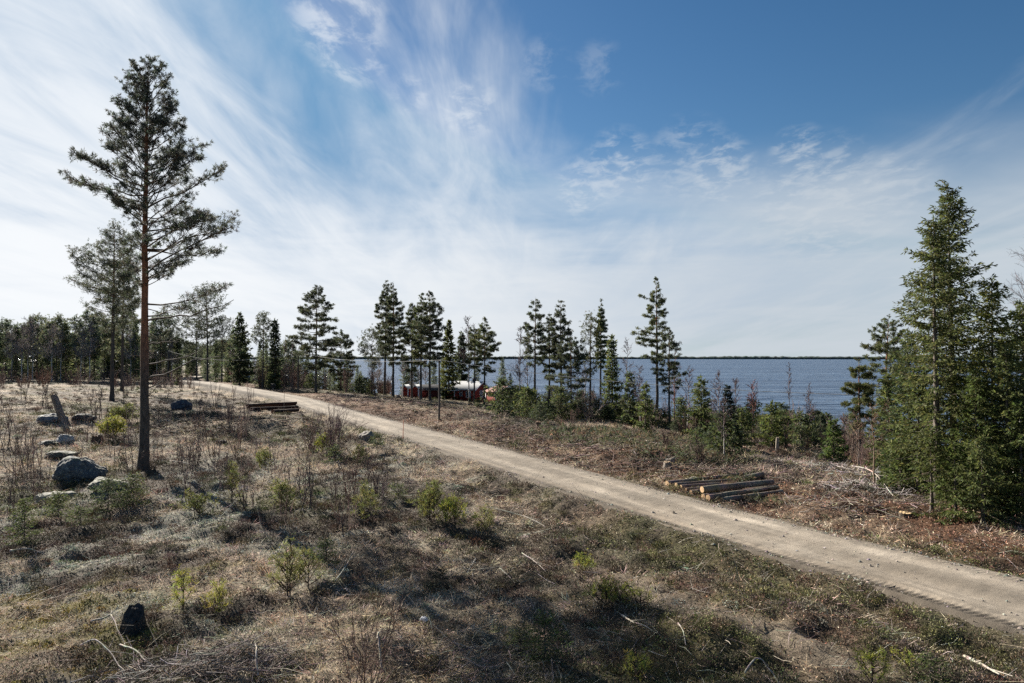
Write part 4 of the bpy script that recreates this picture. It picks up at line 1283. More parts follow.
# ------------------------------------------------------------------ buildings by the shore
def gable(name, loc, rz, w, d, eave, ridge, wall_mat, roof_mat, label, cat, axis='x', over=.35, trim=True, roof_t=.09, windows=(), door=None):
    """w along local x, d along local y; the ridge runs along axis"""
    root = empty(name, loc, rz)
    e, r = eave, ridge
    mb = MB()
    if axis == 'y':
        mb.prism([(-w / 2, -1.0), (w / 2, -1.0), (w / 2, e), (0, r), (-w / 2, e)], -d / 2, d / 2)
        mb.build('wall', M[wall_mat], root)
        span, ln = w, d
    else:
        mb.prism([(-d / 2, -1.0), (d / 2, -1.0), (d / 2, e), (0, r), (-d / 2, e)], -w / 2, w / 2)
        o = mb.build('wall', M[wall_mat], root)
        co = np.empty(len(o.data.vertices) * 3, np.float32); o.data.vertices.foreach_get('co', co); co = co.reshape(-1, 3)
        o.data.vertices.foreach_set('co', np.stack([co[:, 1], co[:, 0], co[:, 2]], 1).ravel()); o.data.flip_normals()
        span, ln = d, w
    sl = (r - e) / (span / 2)
    hx = span / 2 + over; ez = e - sl * over + .02
    rf = MB()
    for sg in (-1, 1):
        poly = [(sg * hx, ez), (0, r + .02), (0, r + .02 + roof_t), (sg * hx, ez + roof_t)]
        rf.prism(poly, -ln / 2 - over, ln / 2 + over)
    ro = rf.build('roof', M[roof_mat], root)
    objs = [ro]
    if trim:
        tb = MB()
        for yy in (-ln / 2 - over - .03, ln / 2 + over):
            for sg in (-1, 1):
                tb.prism([(sg * hx, ez - .12), (0, r - .10), (0, r + .14), (sg * hx, ez + .12)], yy, yy + .03)
        objs.append(tb.build('bargeboard', M['white'], root))
    if axis == 'x':
        for o in objs:
            co = np.empty(len(o.data.vertices) * 3, np.float32); o.data.vertices.foreach_get('co', co); co = co.reshape(-1, 3)
            o.data.vertices.foreach_set('co', np.stack([co[:, 1], co[:, 0], co[:, 2]], 1).ravel()); o.data.flip_normals()
    if trim:
        for sx in (-1, 1):
            for sy in (-1, 1):
                c = MB(); c.box((sx * (w / 2 + .005), sy * (d / 2 + .005), (e - .2) / 2 - .05), (.16, .16, e - .1)); c.build('corner_board', M['white'], root)
    for side, u, zc, ww, hh in windows:
        fr = MB(); gl = MB()
        def put(mbx, cx, cz, sw, sh, out, th):
            if side == 'front': mbx.box((cx, -d / 2 - out, cz), (sw, th, sh))
            elif side == 'right': mbx.box((w / 2 + out, cx, cz), (th, sw, sh))
            else: mbx.box((-w / 2 - out, cx, cz), (th, sw, sh))
        put(gl, u, zc, ww, hh, .02, .03)
        for sx in (-1, 1): put(fr, u + sx * ww / 2, zc, .11, hh + .22, .035, .06)
        for sz in (-1, 1): put(fr, u, zc + sz * hh / 2, ww - .115, .11, .035, .06)
        put(fr, u, zc, .05, hh - .12, .035, .05)
        f = fr.build('window', M['white'], root); gl.build('pane', M['glass'], f)
    if door:
        side, u, ww, hh = door
        db = MB()
        db.box((u, -d / 2 - .02, hh / 2), (ww, .06, hh)); db.build('door', M['white'] if trim == 'wd' else M[wall_mat], root)
    tag(root, label, cat)
    return root


def ground_min(px, Y):
    p = at_depth(px, Y); return Vector((p.x, p.y, float(height(np.array([p.x]), np.array([p.y]), False)[0])))


YH = 126
p = ground_min(467, YH)
p.z = z_at(467, 401, YH)
gable('cottage', (p.x + .35, YH, p.z), R_(-30), 5.4, 4.6, 2.35, 3.55, 'red', 'metal_roof', 'red cottage with white trim and a pale grey metal roof', 'house', 'x', .5,
      windows=(('front', 1.45, 1.35, .95, 1.15), ('front', -.2, 1.4, .6, .7), ('right', 0.0, 1.35, .9, 1.1)), door=('front', .6, .8, 1.9))
root = [o for o in scene.objects if o.name == 'cottage'][0]
mb = MB(); mb.box((-1.6, -3.05, 1.0), (2.2, 1.5, 2.0)); mb.build('porch', M['red'], root)
mb = MB(); mb.prism([(-3.05, 2.02), (-.2, 2.02), (-.2, 2.10), (-3.05, 2.10)], -4.1, -2.32); mb.build('porch_roof', M['metal_roof'], root)
mb = MB(); mb.box((-2.62, -3.83, .98), (.16, .05, 2.0)); mb.box((-.58, -3.83, .98), (.16, .05, 2.0)); mb.build('corner_board', M['white'], root)
mb = MB(); mb.box((.8, .6, 3.75), (.5, .5, .9)); mb.build('chimney', M['dark_roof'], root)

p = ground_min(503, 118); zb = z_at(503, 401.5, 118)
gable('cottage', (p.x, 119, zb), R_(24), 4.6, 4.4, 1.7, 2.6, 'red', 'pink_roof', 'low house with a faded rusty red roof half hidden by bushes', 'house', 'y', .45,
      windows=(('front', -.6, 1.0, .7, .7),))
for i, (px, lab) in enumerate(((406.6, 'left of two small red sheds with white gables'), (417.0, 'right of two small red sheds with white gables'))):
    Y = 121; zb = z_at(px, 396.6, Y); q = at_depth(px, Y)
    gable('shed', (q.x, Y, zb), R_(-10), 1.15, 1.8, 1.55, 2.05, 'red', 'metal_roof', lab, 'shed', 'y', .18, windows=(), door=('front', 0, .6, 1.3))
Y = 124; zb = z_at(430, 398, Y); q = at_depth(429, Y)
gable('barn', (q.x, Y, zb), R_(-4), 3.4, 2.6, 1.55, 2.35, 'dark_red', 'dark_roof', 'long dark red outbuilding with a dark grey roof right of the two small sheds', 'shed', 'x', .25, trim=False, door=('front', -.5, .9, 1.3))
Y = 150; zb = z_at(384, 391, Y); q = at_depth(384, Y)
gable('shed', (q.x, Y, zb), R_(12), 2.6, 2.2, 1.4, 2.1, 'red', 'dark_roof', 'red shed peeking out behind the tall twin pines', 'shed', 'x', .25)
for px, w, lab in ((250, 2.2, 'left one of two low white-roofed huts among the trees by the far road'), (284, 2.6, 'right one of two low white-roofed huts among the trees by the far road')):
    Y = 134; q = at_depth(px, Y); zb = z_at(px, 381, Y)
    gable('hut', (q.x, Y, zb), R_(10), w, 2.0, .7, 1.15, 'white', 'white', lab, 'hut', 'x', .2, trim=False, door=('front', 0, .5, .6))


# white boat lying upside down beside the cottage
def boat(p, rz):
    root = empty('rowing_boat', p, rz)
    n = 13; sct = 9; V = []
    for i in range(n):
        t = i / (n - 1); wd = .72 * math.sin(PI * (t * .88 + .06)) ** .7; hh = .5 + .12 * (2 * t - 1) ** 2
        for j in range(sct):
            a = PI * j / (sct - 1); V.append((-2 + 4 * t, -math.cos(a) * wd, math.sin(a) ** .7 * hh))
    F = [(i * sct + j, (i + 1) * sct + j, (i + 1) * sct + j + 1, i * sct + j + 1) for i in range(n - 1) for j in range(sct - 1)]
    mb = MB(); mb.add(V, F); mb.build('hull', M['white'], root, smooth=True)
    mb = MB(); mb.tube([(-1.9, 0, .60), (0, 0, .52), (1.9, 0, .60)], .05, 6); mb.build('keel', M['grey_wood'], root)
    tag(root, 'white upturned boat lying left of the grey-roofed cottage', 'boat')


Y = 127; q = at_depth(445, Y)
boat((q.x, Y, z_at(446, 402, Y)), R_(-20))


# ------------------------------------------------------------------ poles, cable, roadside things
def pole(p, top_z, label, r=.11):
    root = empty('utility_pole', (p.x, p.y, p.z - .3))
    h = top_z - p.z + .3
    mb = MB(); mb.tube([(0, 0, 0), (.02, 0, h * .5), (0, 0, h)], (r * 1.15, r, r * .8), 10, (.10, .09, .08)); mb.build('pole', M['grey_wood'], root, smooth=True)
    mb = MB(); mb.box((0, -.02, h - .12), (.34, .09, .07), (.1, .1, .1)); mb.build('bracket', M['dark'], root)
    mb = MB(); mb.tube([(.12, -.02, h - .085), (.12, -.02, h + .06)], (.035, .045), 8); mb.build('insulator', M['white'], root)
    tag(root, label, 'utility pole')
    return Vector((p.x + .12, p.y - .02, top_z + .04))


def cable(a, b, sag, label, r=.022):
    pts = [a.lerp(b, t) - Vector((0, 0, sag * 4 * t * (1 - t))) for t in np.linspace(0, 1, 40)]
    mb = MB(); mb.tube([tuple(v) for v in pts], r, 5); tag(mb.build('overhead_cable', M['wire'], smooth=True), label, 'cable')


pA = at(439, 421); a1 = pole(pA, z_at(439, 360.5, pA.y), 'grey wooden cable pole in front of the dark red outbuilding', .08)
pB = at(298, 393); a0 = pole(pB, z_at(298, 353, pB.y), 'thin dark cable pole left of the broad lone roadside pine', .13)
pC = at_depth(1016, 36.0); a2 = pole(pC, z_at(1016, 398, 36), 'low cable pole hidden among the spruces on the right')
pD = at_depth(168, 141); a9 = pole(pD, z_at(168, 351, 141), 'cable pole at the edge of the far wood')
cable(a1, a2, .75, 'pale overhead cable from the grey pole across the lake view to the right', .017)
cable(a0, a1, .55, 'pale overhead cable between the two poles by the sheds', .014)
cable(a9, a0, 1.5, 'pale overhead cable running left into the far wood', .018)

q = at(273, 391)
root = empty('mailbox', q, .3)
mb = MB(); mb.box((0, 0, .35), (.1, .1, .8)); mb.build('post', M['grey_wood'], root)
mb = MB(); mb.prism([(-.33, .45), (.33, .45), (.33, .92), (.2, 1.05), (-.2, 1.05), (-.33, .92)], -.25, .25); mb.build('box', M['dark'], root)
mb = MB(); mb.box((0, -.27, .72), (.5, .03, .26)); mb.build('flap', M['dark'], root)
tag(root, 'dark box on a short post at the far road edge', 'mailbox')
for i, (px, pb, top, lab) in enumerate(((403, 441, 420, 'thin reddish marker stick at the road edge right of the small stone'), (284, 412, 385, 'thin grey marker stick standing in front of the dark stacked logs'))):
    q = at(px, pb); h = z_at(px, top, q.y) - q.z
    mb = MB(); mb.tube([(0, 0, -.1), (.01, 0, h * .5), (.04, .02, h)], (.022, .018, .012), 6, (.2, .16, .13))
    o = mb.build('marker_stick', M['stick_red'] if i == 0 else M['grey_wood'], smooth=True); o.location = q
    tag(o, lab, 'marker stick')


# ------------------------------------------------------------------ logs
def log(p0, p1, r0, r1, label, cat='log', group=None, seed=0, barkc=(.19, .155, .13), name='log', cut=(.56, .38, .22)):
    rng = np.random.default_rng(seed + 40)
    p0 = np.array(p0); p1 = np.array(p1); d = p1 - p0; L = np.linalg.norm(d)
    root = empty(name, tuple(p0))
    root.rotation_euler = Vector(d).to_track_quat('X', 'Z').to_euler()
    n = 12; t = np.linspace(0, 1, n); x = L * t
    pts = np.stack([x, np.cumsum(rng.normal(size=n)) * .006, np.cumsum(rng.normal(size=n)) * .004], 1)
    rad = (r0 + (r1 - r0) * t) * (1 + .03 * rng.normal(size=n))
    mb = MB(); mb.tube(pts, rad, 12, vary(rng, barkc, n, .15), cap=False, jitter=.03, rng=rng)
    for _ in range(5):
        k = rng.integers(2, n - 1); a = rng.uniform(0, 6.28); dd = np.array((.3, math.cos(a), math.sin(a)))
        mb.sticks([pts[k]], [pts[k] + unit(dd) * rad[k] * 1.5], .018, .014, (.09, .06, .045), 5)
    mb.build('bark', M['bark'], root, smooth=True)
    for e, sx in ((0, -1), (n - 1, 1)):
        c = MB(); rr = rad[e] * .985; ang = np.arange(16) * 2 * PI / 16; V = []; C = []
        for fr in (0, .4, .75, 1.0):
            for a in ang:
                V.append((pts[e][0] + sx * .006 * (1 - fr * .5), pts[e][1] + rr * fr * math.cos(a), pts[e][2] + rr * fr * math.sin(a)))
                C.append(np.array(cut) * (.72 if fr < .3 else 1.0 if fr < .9 else .85))
        F = [(i * 16 + j, i * 16 + (j + 1) % 16, (i + 1) * 16 + (j + 1) % 16, (i + 1) * 16 + j) for i in range(3) for j in range(16)]
        c.add(V, F, C); c.build('cut_end', M['cut'], root)
    tag(root, label, cat, group)


def px_pt(px, py, lift):
    g = at(px, py); return (g.x, g.y, g.z + lift)


LG = 'logs of the pile on the lake side of the road'
rows = [((667, 487), (754, 477.0), .11, .07, .11, 'backmost long log of the pile, its cut end sticking out far left'),
        ((676, 490), (752, 481.0), .075, .06, .08, 'thin log second from the back with a yellow cut end'),
        ((681, 491), (758, 482.5), .07, .06, .08, 'thin log third from the back beside the yellow-ended thin one'),
        ((686, 492.5), (765, 484.5), .075, .06, .08, 'yellow-ended thin log behind the stubby one in mid pile'),
        ((691, 494), (768, 486.5), .09, .07, .09, 'stubby-looking dark log in the middle of the pile'),
        ((703, 498), (775, 489.5), .10, .085, .10, 'log lying directly beneath the big top log'),
        ((708, 500.5), (776, 492.0), .10, .085, .10, 'second log from the front, cut end beside the front one'),
        ((722, 502.5), (781, 494.8), .10, .09, .10, 'frontmost log of the pile nearest the road'),
        ((738, 483.5), (763, 480.5), .14, .12, .14, 'short thick log lying behind the right end of the pile')]
for i, (a, b, r0, r1, lf, lab) in enumerate(rows):
    log(px_pt(*a, lf), px_pt(*b, lf), r0, r1, lab, group=LG, seed=i)
log(px_pt(702, 497, .30), px_pt(773, 491, .27), .125, .105, 'biggest log lying on top of the pile, wide orange cut end', group=LG, seed=20)
log(px_pt(722, 501.2, .27), px_pt(778, 494, .25), .06, .05, 'thinnest log resting on top of the frontmost log', group=LG, seed=21)
LG2 = 'old logs stacked left of the road'
for i, (a, b, lf, r, lab) in enumerate((((246, 409), (296, 406), .17, .17, 'backmost old dark log of the low stack left of the road'), ((250, 412), (298, 408.5), .17, .16, 'middle old dark log of the low stack left of the road'),
                                        ((273, 414.5), (298, 411.5), .18, .18, 'short front log of the low stack left of the road'), ((247, 411), (296, 407.6), .46, .15, 'upper old log resting on the low stack left of the road'))):
    log(px_pt(*a, lf), px_pt(*b, lf), r, r * .9, lab, group=LG2, seed=60 + i, barkc=(.04, .020, .015), cut=(.15, .085, .06))


# ------------------------------------------------------------------ boulders, stumps, dead wood
def boulder(px, pb, size, label, seed, col=(.15, .155, .16), rz=0, facets=6, cat='boulder', depth_off=0):
    rng = np.random.default_rng(seed + 80)
    import bmesh
    bm = bmesh.new(); bmesh.ops.create_icosphere(bm, subdivisions=5, radius=1)
    pl = [(unit(rng.normal(size=3)), rng.uniform(.62, .9)) for _ in range(facets)]
    V = np.array([v.co[:] for v in bm.verts]); F = np.array([[v.index for v in f.verts] for f in bm.faces]); bm.free()
    for nn, dd in pl:
        o = V @ nn - dd; V = V - np.maximum(o, 0)[:, None] * nn * .85
    nz = np.array([mnoise.fractal(Vector(v * 1.7 + seed), 1.0, 2.0, 4) for v in V]); nz2 = np.array([mnoise.noise(Vector(v * 9 + seed)) for v in V])
    nz3 = np.array([abs(mnoise.noise(Vector(v * 3.7 + seed))) for v in V])
    V = V * (1 + .15 * nz + .035 * nz2 - .10 * nz3)[:, None]
    V = V * np.array(size) / 1.0
    mb = MB(); mb.add(V, F, col)
    o = mb.build('boulder', M['rock'], smooth=True)
    g = at(px, pb); o.location = (g.x, g.y + size[1] * .55 + depth_off, g.z + size[2] * .42); o.rotation_euler = (0, 0, rz)
    tag(o, label, cat)
    return o


boulder(74, 482, (.98, .8, .72), 'big dark mossy boulder left of the tallest pine', 1, (.075, .085, .095), .3)
boulder(53, 500, (.8, .5, .24), 'flat pale slab of rock under the juniper at the mossy mound', 2, (.19, .18, .15), .2)
boulder(103, 493, (.8, .55, .26), 'rounded moss-covered rock in front of the big dark boulder', 3, (.15, .145, .11), -.2)
boulder(62, 444, (.52, .4, .32), 'pale grey boulder behind the big dark boulder', 4, (.26, .27, .28), .5)
boulder(47, 423, (1.15, .8, .42), 'bluish-grey flat boulder at the foot of the leaning trunk', 5, (.13, .145, .17), .1)
boulder(80, 422, (.9, .6, .35), 'dark low boulder right of the leaning trunk', 6, (.05, .05, .055), .2)
boulder(45, 446, (.5, .4, .2), 'low dark stone left of the pale grey boulder', 7, (.06, .06, .06), .2)
boulder(180, 411, (1.0, .75, .75), 'angular blue-black boulder right of the tallest pine', 8, (.05, .055, .075), .4, 9)
boulder(366, 442, (.5, .4, .38), 'small brownish stone beside the road at the marker stick', 9, (.20, .17, .15), .2, cat='stone')
boulder(672, 463, (.32, .25, .2), 'small grey stone behind the log pile', 10, (.25, .23, .21), .2, cat='stone')
boulder(643, 453, (.3, .25, .18), 'whitish stone in the brush behind the road', 11, (.5, .48, .45), .2, cat='stone')
boulder(58, 459, (.95, .5, .26), 'dark heather-topped rock behind the big dark boulder', 14, (.06, .055, .05), .1)
boulder(158, 387, (.5, .4, .25), 'small pale stone near the far end of the road', 15, (.3, .3, .3), .1, cat='stone')
boulder(695, 481, (.2, .16, .12), 'little pale stone at the left end of the log pile', 16, (.4, .36, .3), .1, cat='stone')


def stump(px, pb, r, h, label, seed, col=(.05, .045, .042), lean=0.0, top=.35, cutc=None, name='tree_stump'):
    rng = np.random.default_rng(seed + 160)
    n = 24; lv = 9; V = []; C = []
    jag = h * (1 + top * (fbm(np.cos(np.arange(n) * 2 * PI / n) * 2 + 5, np.sin(np.arange(n) * 2 * PI / n) * 2 + seed, seed, 3) - .5) * 2)
    if top > .45: jag = h * (.72 + .30 * np.cos(np.arange(n) * 2 * PI / n - 1.9) + .12 * (vnoise(np.arange(n) * .9, np.full(n, 3.3), seed) - .5))
    rr = 1 + .22 * (vnoise(np.cos(np.arange(n) * 2 * PI / n) * 2.5 + 5, np.sin(np.arange(n) * 2 * PI / n) * 2.5 + seed, seed) - .5) * 2
    for i in range(lv):
        t = i / (lv - 1)
        for j in range(n):
            a = j * 2 * PI / n; rad = r * (1 + .5 * math.exp(-t * h / .16)) * (1 - .12 * t) * (1 + (rr[j] - 1) * (1.4 - .6 * t)) * (1 + .03 * rng.normal())
            z = -.12 + (jag[j] + .12) * t
            V.append((rad * math.cos(a) + lean * z, rad * math.sin(a), z)); C.append(np.array(col) * rng.uniform(.7, 1.3))
    F = [(i * n + j, i * n + (j + 1) % n, (i + 1) * n + (j + 1) % n, (i + 1) * n + j) for i in range(lv - 1) for j in range(n)]
    mb = MB(); mb.add(V, F, C)
    root = empty(name, at(px, pb))
    mb.build('bark', M['bark'], root, smooth=True)
    # splintered heart
    T = []; CT = []
    for fr, dz in ((1.0, 0), (.7, -.05), (.35, .02)):
        for j in range(n):
            v = np.array(V[(lv - 1) * n + j]); c0 = np.array((lean * jag[j], 0, jag.mean()))
            T.append(c0 + (v - c0) * np.array((fr, fr, .35 + .65 * fr)) + np.array((0, 0, dz * h + .02 * rng.normal()))); CT.append(np.array(cutc if cutc else col) * rng.uniform(.7, 1.3))
    FT = [(i * n + j, i * n + (j + 1) % n, (i + 1) * n + (j + 1) % n, (i + 1) * n + j) for i in range(2) for j in range(n)]
    FT3 = [(2 * n + j, 2 * n + (j + 1) % n, 3 * n) for j in range(n)]
    T.append(np.mean(T[2 * n:], 0)); CT.append(np.array(col))
    mb = MB(); mb.add(T, FT, CT); mb2 = None
    mb.f[3].append(np.array(FT3)); mb.mi[3].append(np.zeros(len(FT3)))
    mb.build('splintered_top', M['bark'], root)
    tag(root, label, 'stump')


stump(133, 630, .19, .44, 'charred black splintered stump in the left foreground', 1, (.045, .042, .040), .05, .5)
stump(64, 424, .24, 2.05, 'leaning broken trunk standing beside the bluish boulder', 2, (.20, .165, .14), -.38, .10, (.20, .15, .11), name='broken_trunk')
stump(97, 444, .26, .35, 'small brown stump left of the yellow bush', 3, (.09, .06, .045), 0, .3)
stump(221, 445, .28, .32, 'dark brown stump right of the tallest pine', 4, (.06, .045, .04), 0, .3)
stump(777, 452, .12, .95, 'tall thin pale stump in the clearing behind the logs', 5, (.30, .26, .21), .05, .2, (.45, .36, .26))
stump(668, 468, .18, .3, 'low grey stump between the bushes and the log pile', 6, (.17, .145, .12), 0, .2, (.4, .3, .2))
stump(905, 514, .16, .16, 'freshly cut low stump with a pale top below the spruces', 7, (.1, .08, .06), 0, .1, (.5, .36, .2))
stump(538, 428, .2, .4, 'low brown stump before the thicket bushes', 8, (.12, .085, .06), 0, .3, (.3, .2, .13))
stump(398, 398, .3, .4, 'dark stump right of the tall twin pine trunks', 9, (.06, .05, .045), 0, .3)


def branch_obj(pts_px, r, label, seed, col=(.36, .32, .27), lift=.1, name='fallen_branch', forks=3):
    rng = np.random.default_rng(seed + 240)
    P = []
    for px, py, lf in pts_px:
        g = at(px, py); P.append((g.x, g.y, g.z + lift + lf))
    P = catmull(np.array(P), 5)
    P = P + np.cumsum(rng.normal(size=P.shape) * .006, 0)
    o0 = P[0].copy(); P = P - o0
    mb = MB(); mb.tube(P, np.linspace(r, r * .35, len(P)), 6, vary(rng, col, len(P), .12), jitter=.08, rng=rng)
    for _ in range(forks):
        k = rng.integers(len(P) // 3, len(P) - 1); d = unit(unit(P[k] - P[k - 1]) + rng.normal(size=3) * .5); d[2] = abs(d[2]) * .5
        L = rng.uniform(.1, .4) * np.linalg.norm(P[-1]); mb.sticks([P[k]], [P[k] + d * L], r * .45, r * .2, col, 4)
    o = mb.build(name, M['twig'], smooth=True); o.location = tuple(o0)
    tag(o, label, 'branch')


BR = [([(80, 652, 0), (95, 653, .1), (112, 664, .12), (126, 680, 0)], .017, 'curved pale branch in the bottom left foreground pointing to the corner pile'),
      ([(120, 648, 0), (136, 658, .08), (146, 669, .05), (160, 676, 0)], .018, 'pale branch just right of the curved one in the bottom left'),
      ([(92, 628, 0), (107, 626, .03), (111, 622, .05)], .022, 'short white piece of wood left of the charred stump'),
      ([(111, 625, .04), (118, 638, .08), (128, 650, 0)], .012, 'thin twig bending below the charred stump'),
      ([(172, 463, 0), (188, 467, .02), (200, 470, 0)], .035, 'straight white stick right of the foot of the tallest pine'),
      ([(10, 555, 0), (28, 557, .03), (46, 561, .02)], .03, 'pale stick at the left frame edge by the mossy mound'),
      ([(622, 617, 0), (630, 624, .06), (642, 629, .04), (656, 636, 0)], .018, 'pale forked branch left of the sandy strip in the foreground'),
      ([(745, 676, 0), (757, 671, .1), (768, 674, .08), (778, 683, 0)], .015, 'arched pale branch at the bottom edge right of centre'),
      ([(965, 662, 0), (980, 671, .02), (1000, 683, 0)], .035, 'grey straight branch in the bottom right corner'),
      ([(335, 585, 0), (345, 575, .1), (354, 566, .2)], .02, 'grey stick poking up beside the small dark spruce'),
      ([(382, 668, 0), (380, 657, .3), (378, 664, .42)], .02, 'upright pale snag right of the leafless shrub in the foreground'),
      ([(258, 683, 0), (258, 675, .2), (257, 668, .28)], .02, 'short upright pale snag at the bottom edge left of the shrub'),
      ([(500, 572, 0), (508, 578, .05), (514, 585, 0)], .018, 'straight pale stick at the edge of the big tree shadow'),
      ([(522, 562, 0), (535, 572, .05), (545, 580, 0)], .014, 'thin pale stick above the edge of the big tree shadow'),
      ([(678, 634, 0), (682, 640, .05), (686, 648, 0)], .014, 'short pale stick standing in the heath below the sandy strip'),
      ([(490, 513, 0), (525, 524, .05), (545, 533, 0)], .02, 'long brown branch lying behind the yellowish saplings'),
      ([(852, 470, 0), (872, 480, .2), (893, 500, .05)], .03, 'long grey branch on the brushwood left of the spruces'),
      ([(640, 440, 0), (655, 446, .2), (668, 449, .1)], .03, 'pale branch in the cut brush before the thicket')]
for i, (pp, r, lab) in enumerate(BR): branch_obj(pp, r, lab, i)
g = at(424, 626)
rngl = np.random.default_rng(3)
mb = MB(); nn = 10
Xl, Yl = np.meshgrid(np.linspace(-.10, .10, nn), np.linspace(-.06, .06, nn)); Zl = .05 + .05 * (fbm(Xl * 14, Yl * 14, 2, 2) - .3)
edge = (np.abs(Xl) > .09) | (np.abs(Yl) > .05); Zl = np.where(edge, .0, Zl)
idx = np.arange(nn * nn).reshape(nn, nn)
mb.add(np.stack([Xl.ravel(), Yl.ravel(), Zl.ravel()], 1), np.stack([idx[:-1, :-1], idx[:-1, 1:], idx[1:, 1:], idx[1:, :-1]], -1).reshape(-1, 4))
o = mb.build('litter', M['litter'], smooth=True); o.location = (g.x, g.y, g.z + .12); o.rotation_euler = (.15, 0, -.5); o.scale = (.75, .7, .9)
tag(o, 'small white scrap lying in the big tree shadow', 'litter')


# ------------------------------------------------------------------ saplings and shrubs in the foreground
def sapling_pine(px, base, top, label, seed, R=.35, nst=1, cols=SAP_C, group=None, dens=1.0):
    rng = np.random.default_rng(seed + 1200)
    p = at(px, base); H = max(.25, z_at(px, top, p.y) - p.z)
    sc = max(.75, p.y / 15)
    tmm = MB(); cmm = MB()
    for s in range(nst):
        h = H * (1 if s == 0 else rng.uniform(.55, .85)); off = np.array((0, 0, 0)) if s == 0 else np.array((rng.uniform(-.9, .9) * R, rng.uniform(-.5, .5) * R, 0))
        pr = lambda t, az: R * float(np.interp(t, (.08, .35, .7, 1), (1.0, .95, .55, .18)))
        tm, cm = pine(rng, h, .009 + .006 * h, .14, pr, spacing=.20 * (h ** .5), nper=4, sub=max(5, int(9 / max(R, .25) * .28 * dens)), tuft=.115 * sc ** .6, nneed=8, wid=.011 * sc, cols=cols, dead=0, sides=6, top_el=62, low_el=32, curve=.35, red_from=2, clump=.5, sub_len=.35, tmin=.3)
        for src, dst in ((tm, tmm), (cm, cmm)):
            b = dst.n
            for kk in (3, 4):
                if src.f[kk]:
                    f = np.concatenate(src.f[kk]) + b; dst.f[kk].append(f); dst.mi[kk].append(np.zeros(len(f)))
            dst.v.append(np.concatenate(src.v) + off); dst.c.append(np.concatenate(src.c)); dst.n += src.n
    return put_tree('pine_sapling', tmm, cmm, sink(p, .04), label, 'sapling', group)


YG = ((.25, .25, .05), (.28, .26, .055), (.20, .22, .05)); GG = ((.13, .145, .045), (.16, .17, .05)); OL = ((.17, .18, .055), (.14, .15, .05), (.21, .20, .06))
sapling_pine(183, 612, 566, 'bright yellow-green pine sapling right of the charred stump', 1, .27)
sapling_pine(219, 612, 577, 'smaller yellowish pine sapling second right of the charred stump', 2, .2, cols=YG)
sapling_pine(290, 594, 541, 'bushiest olive pine sapling in the left foreground', 3, .42, 2, OL)
sapling_pine(308, 590, 553, 'olive pine sapling overlapping the bushiest one on its right', 4, .36, 1, OL)
sapling_pine(434, 524, 484, 'olive pine sapling with three tops left of the tall-shadow slope', 5, .5, 3, OL)
sapling_pine(455, 530, 500, 'yellowish low pine sapling touching the one with three tops', 6, .45, 2, SAP_C)
sapling_pine(484, 536, 508, 'thin pale pine sapling standing right of the three-topped one', 7, .3, 1, OL)
sapling_pine(602, 612, 588, 'bright yellow low pine bush on the heath between shadow and road', 8, .42, 2, YG)
sapling_pine(624, 612, 594, 'yellow-green low pine bush right of the bright yellow one', 9, .4, 2, SAP_C)
sapling_pine(584, 574, 556, 'yellowish sprig of pine above the bright yellow low bush', 10, .25, 1, SAP_C)
sapling_pine(872, 690, 642, 'pine sapling at the bottom edge near the road tracks', 11, .25, 1, SAP_C)
sapling_pine(116, 442, 420, 'yellow leafy bush left of the tallest pine trunk', 12, .8, 3, YG)
sapling_pine(128, 424, 408, 'olive low bush behind the yellow leafy bush', 13, .9, 3, GG)
sapling_pine(232, 505, 462, 'tall thin olive sapling in the middle of the left clearing', 14, .4, 1, OL)
sapling_pine(281, 505, 482, 'olive low sapling pair right of the tall thin one', 15, .5, 2, OL)
sapling_pine(365, 524, 486, 'thin olive sapling behind the leafless shrubs in the clearing', 16, .45, 1, OL)
sapling_pine(323, 452, 436, 'small yellow-green sapling beside the purplish shrub clump', 17, .4, 1, SAP_C)
sapling_pine(264, 468, 450, 'small green sapling left of the purplish shrub clump', 18, .4, 1, GG)
sapling_pine(194, 512, 498, 'low green sapling at the tall pine shadow', 19, .5, 2, GG)
sapling_pine(905, 668, 650, 'little yellow sapling beside the one at the bottom edge', 20, .2, 1, YG)
sapling_pine(637, 672, 645, 'yellowish sprout at the right rim of the big tree shadow', 21, .2, 1, YG)
sapling_pine(360, 462, 447, 'tiny olive sapling near the small brownish roadside stone', 22, .35, 1, OL)


def small_spruce(px, base, top, R, label, seed, cols=SPR_D + SPR_C):
    rng = np.random.default_rng(seed + 1500)
    p = at(px, base); H = max(.3, z_at(px, top, p.y) - p.z); sc = max(.7, p.y / 20)
    tm, cm = spruce(rng, H, .02, R, cb=.05, spacing=.11 * sc ** .5, nper=6, step=.06 * sc ** .5, blade=.075 * sc ** .6, wid=.018 * sc, nb=4, cols=cols, power=.7)
    put_tree('spruce_sapling', tm, cm, sink(p, .05), label, 'sapling', None, 'spruce')


small_spruce(326, 566, 538, .3, 'small dark spruce casting a black shadow in the left foreground', 1, ((.05, .07, .026), (.04, .058, .024)))
small_spruce(398, 500, 483, .5, 'round dark spruce bush left of the three-topped sapling', 2)
small_spruce(545, 664, 612, .42, 'green spruce bush standing in the big tree shadow', 3, ((.06, .09, .03), (.05, .075, .026)))
small_spruce(520, 655, 625, .35, 'lower spruce bush left of the green one in the big tree shadow', 4)
small_spruce(24, 545, 498, .42, 'small green spruce at the left frame edge', 5, ((.09, .11, .04), (.07, .09, .035)))
small_spruce(108, 510, 478, .65, 'juniper bush on the mossy mound before the big dark boulder', 6, ((.07, .09, .045), (.09, .105, .05)))
small_spruce(133, 506, 474, .6, 'dark juniper bush at the foot of the tallest pine', 7)
small_spruce(58, 520, 494, .6, 'green juniper bush over the flat pale slab', 8, ((.08, .10, .04), (.10, .115, .045)))
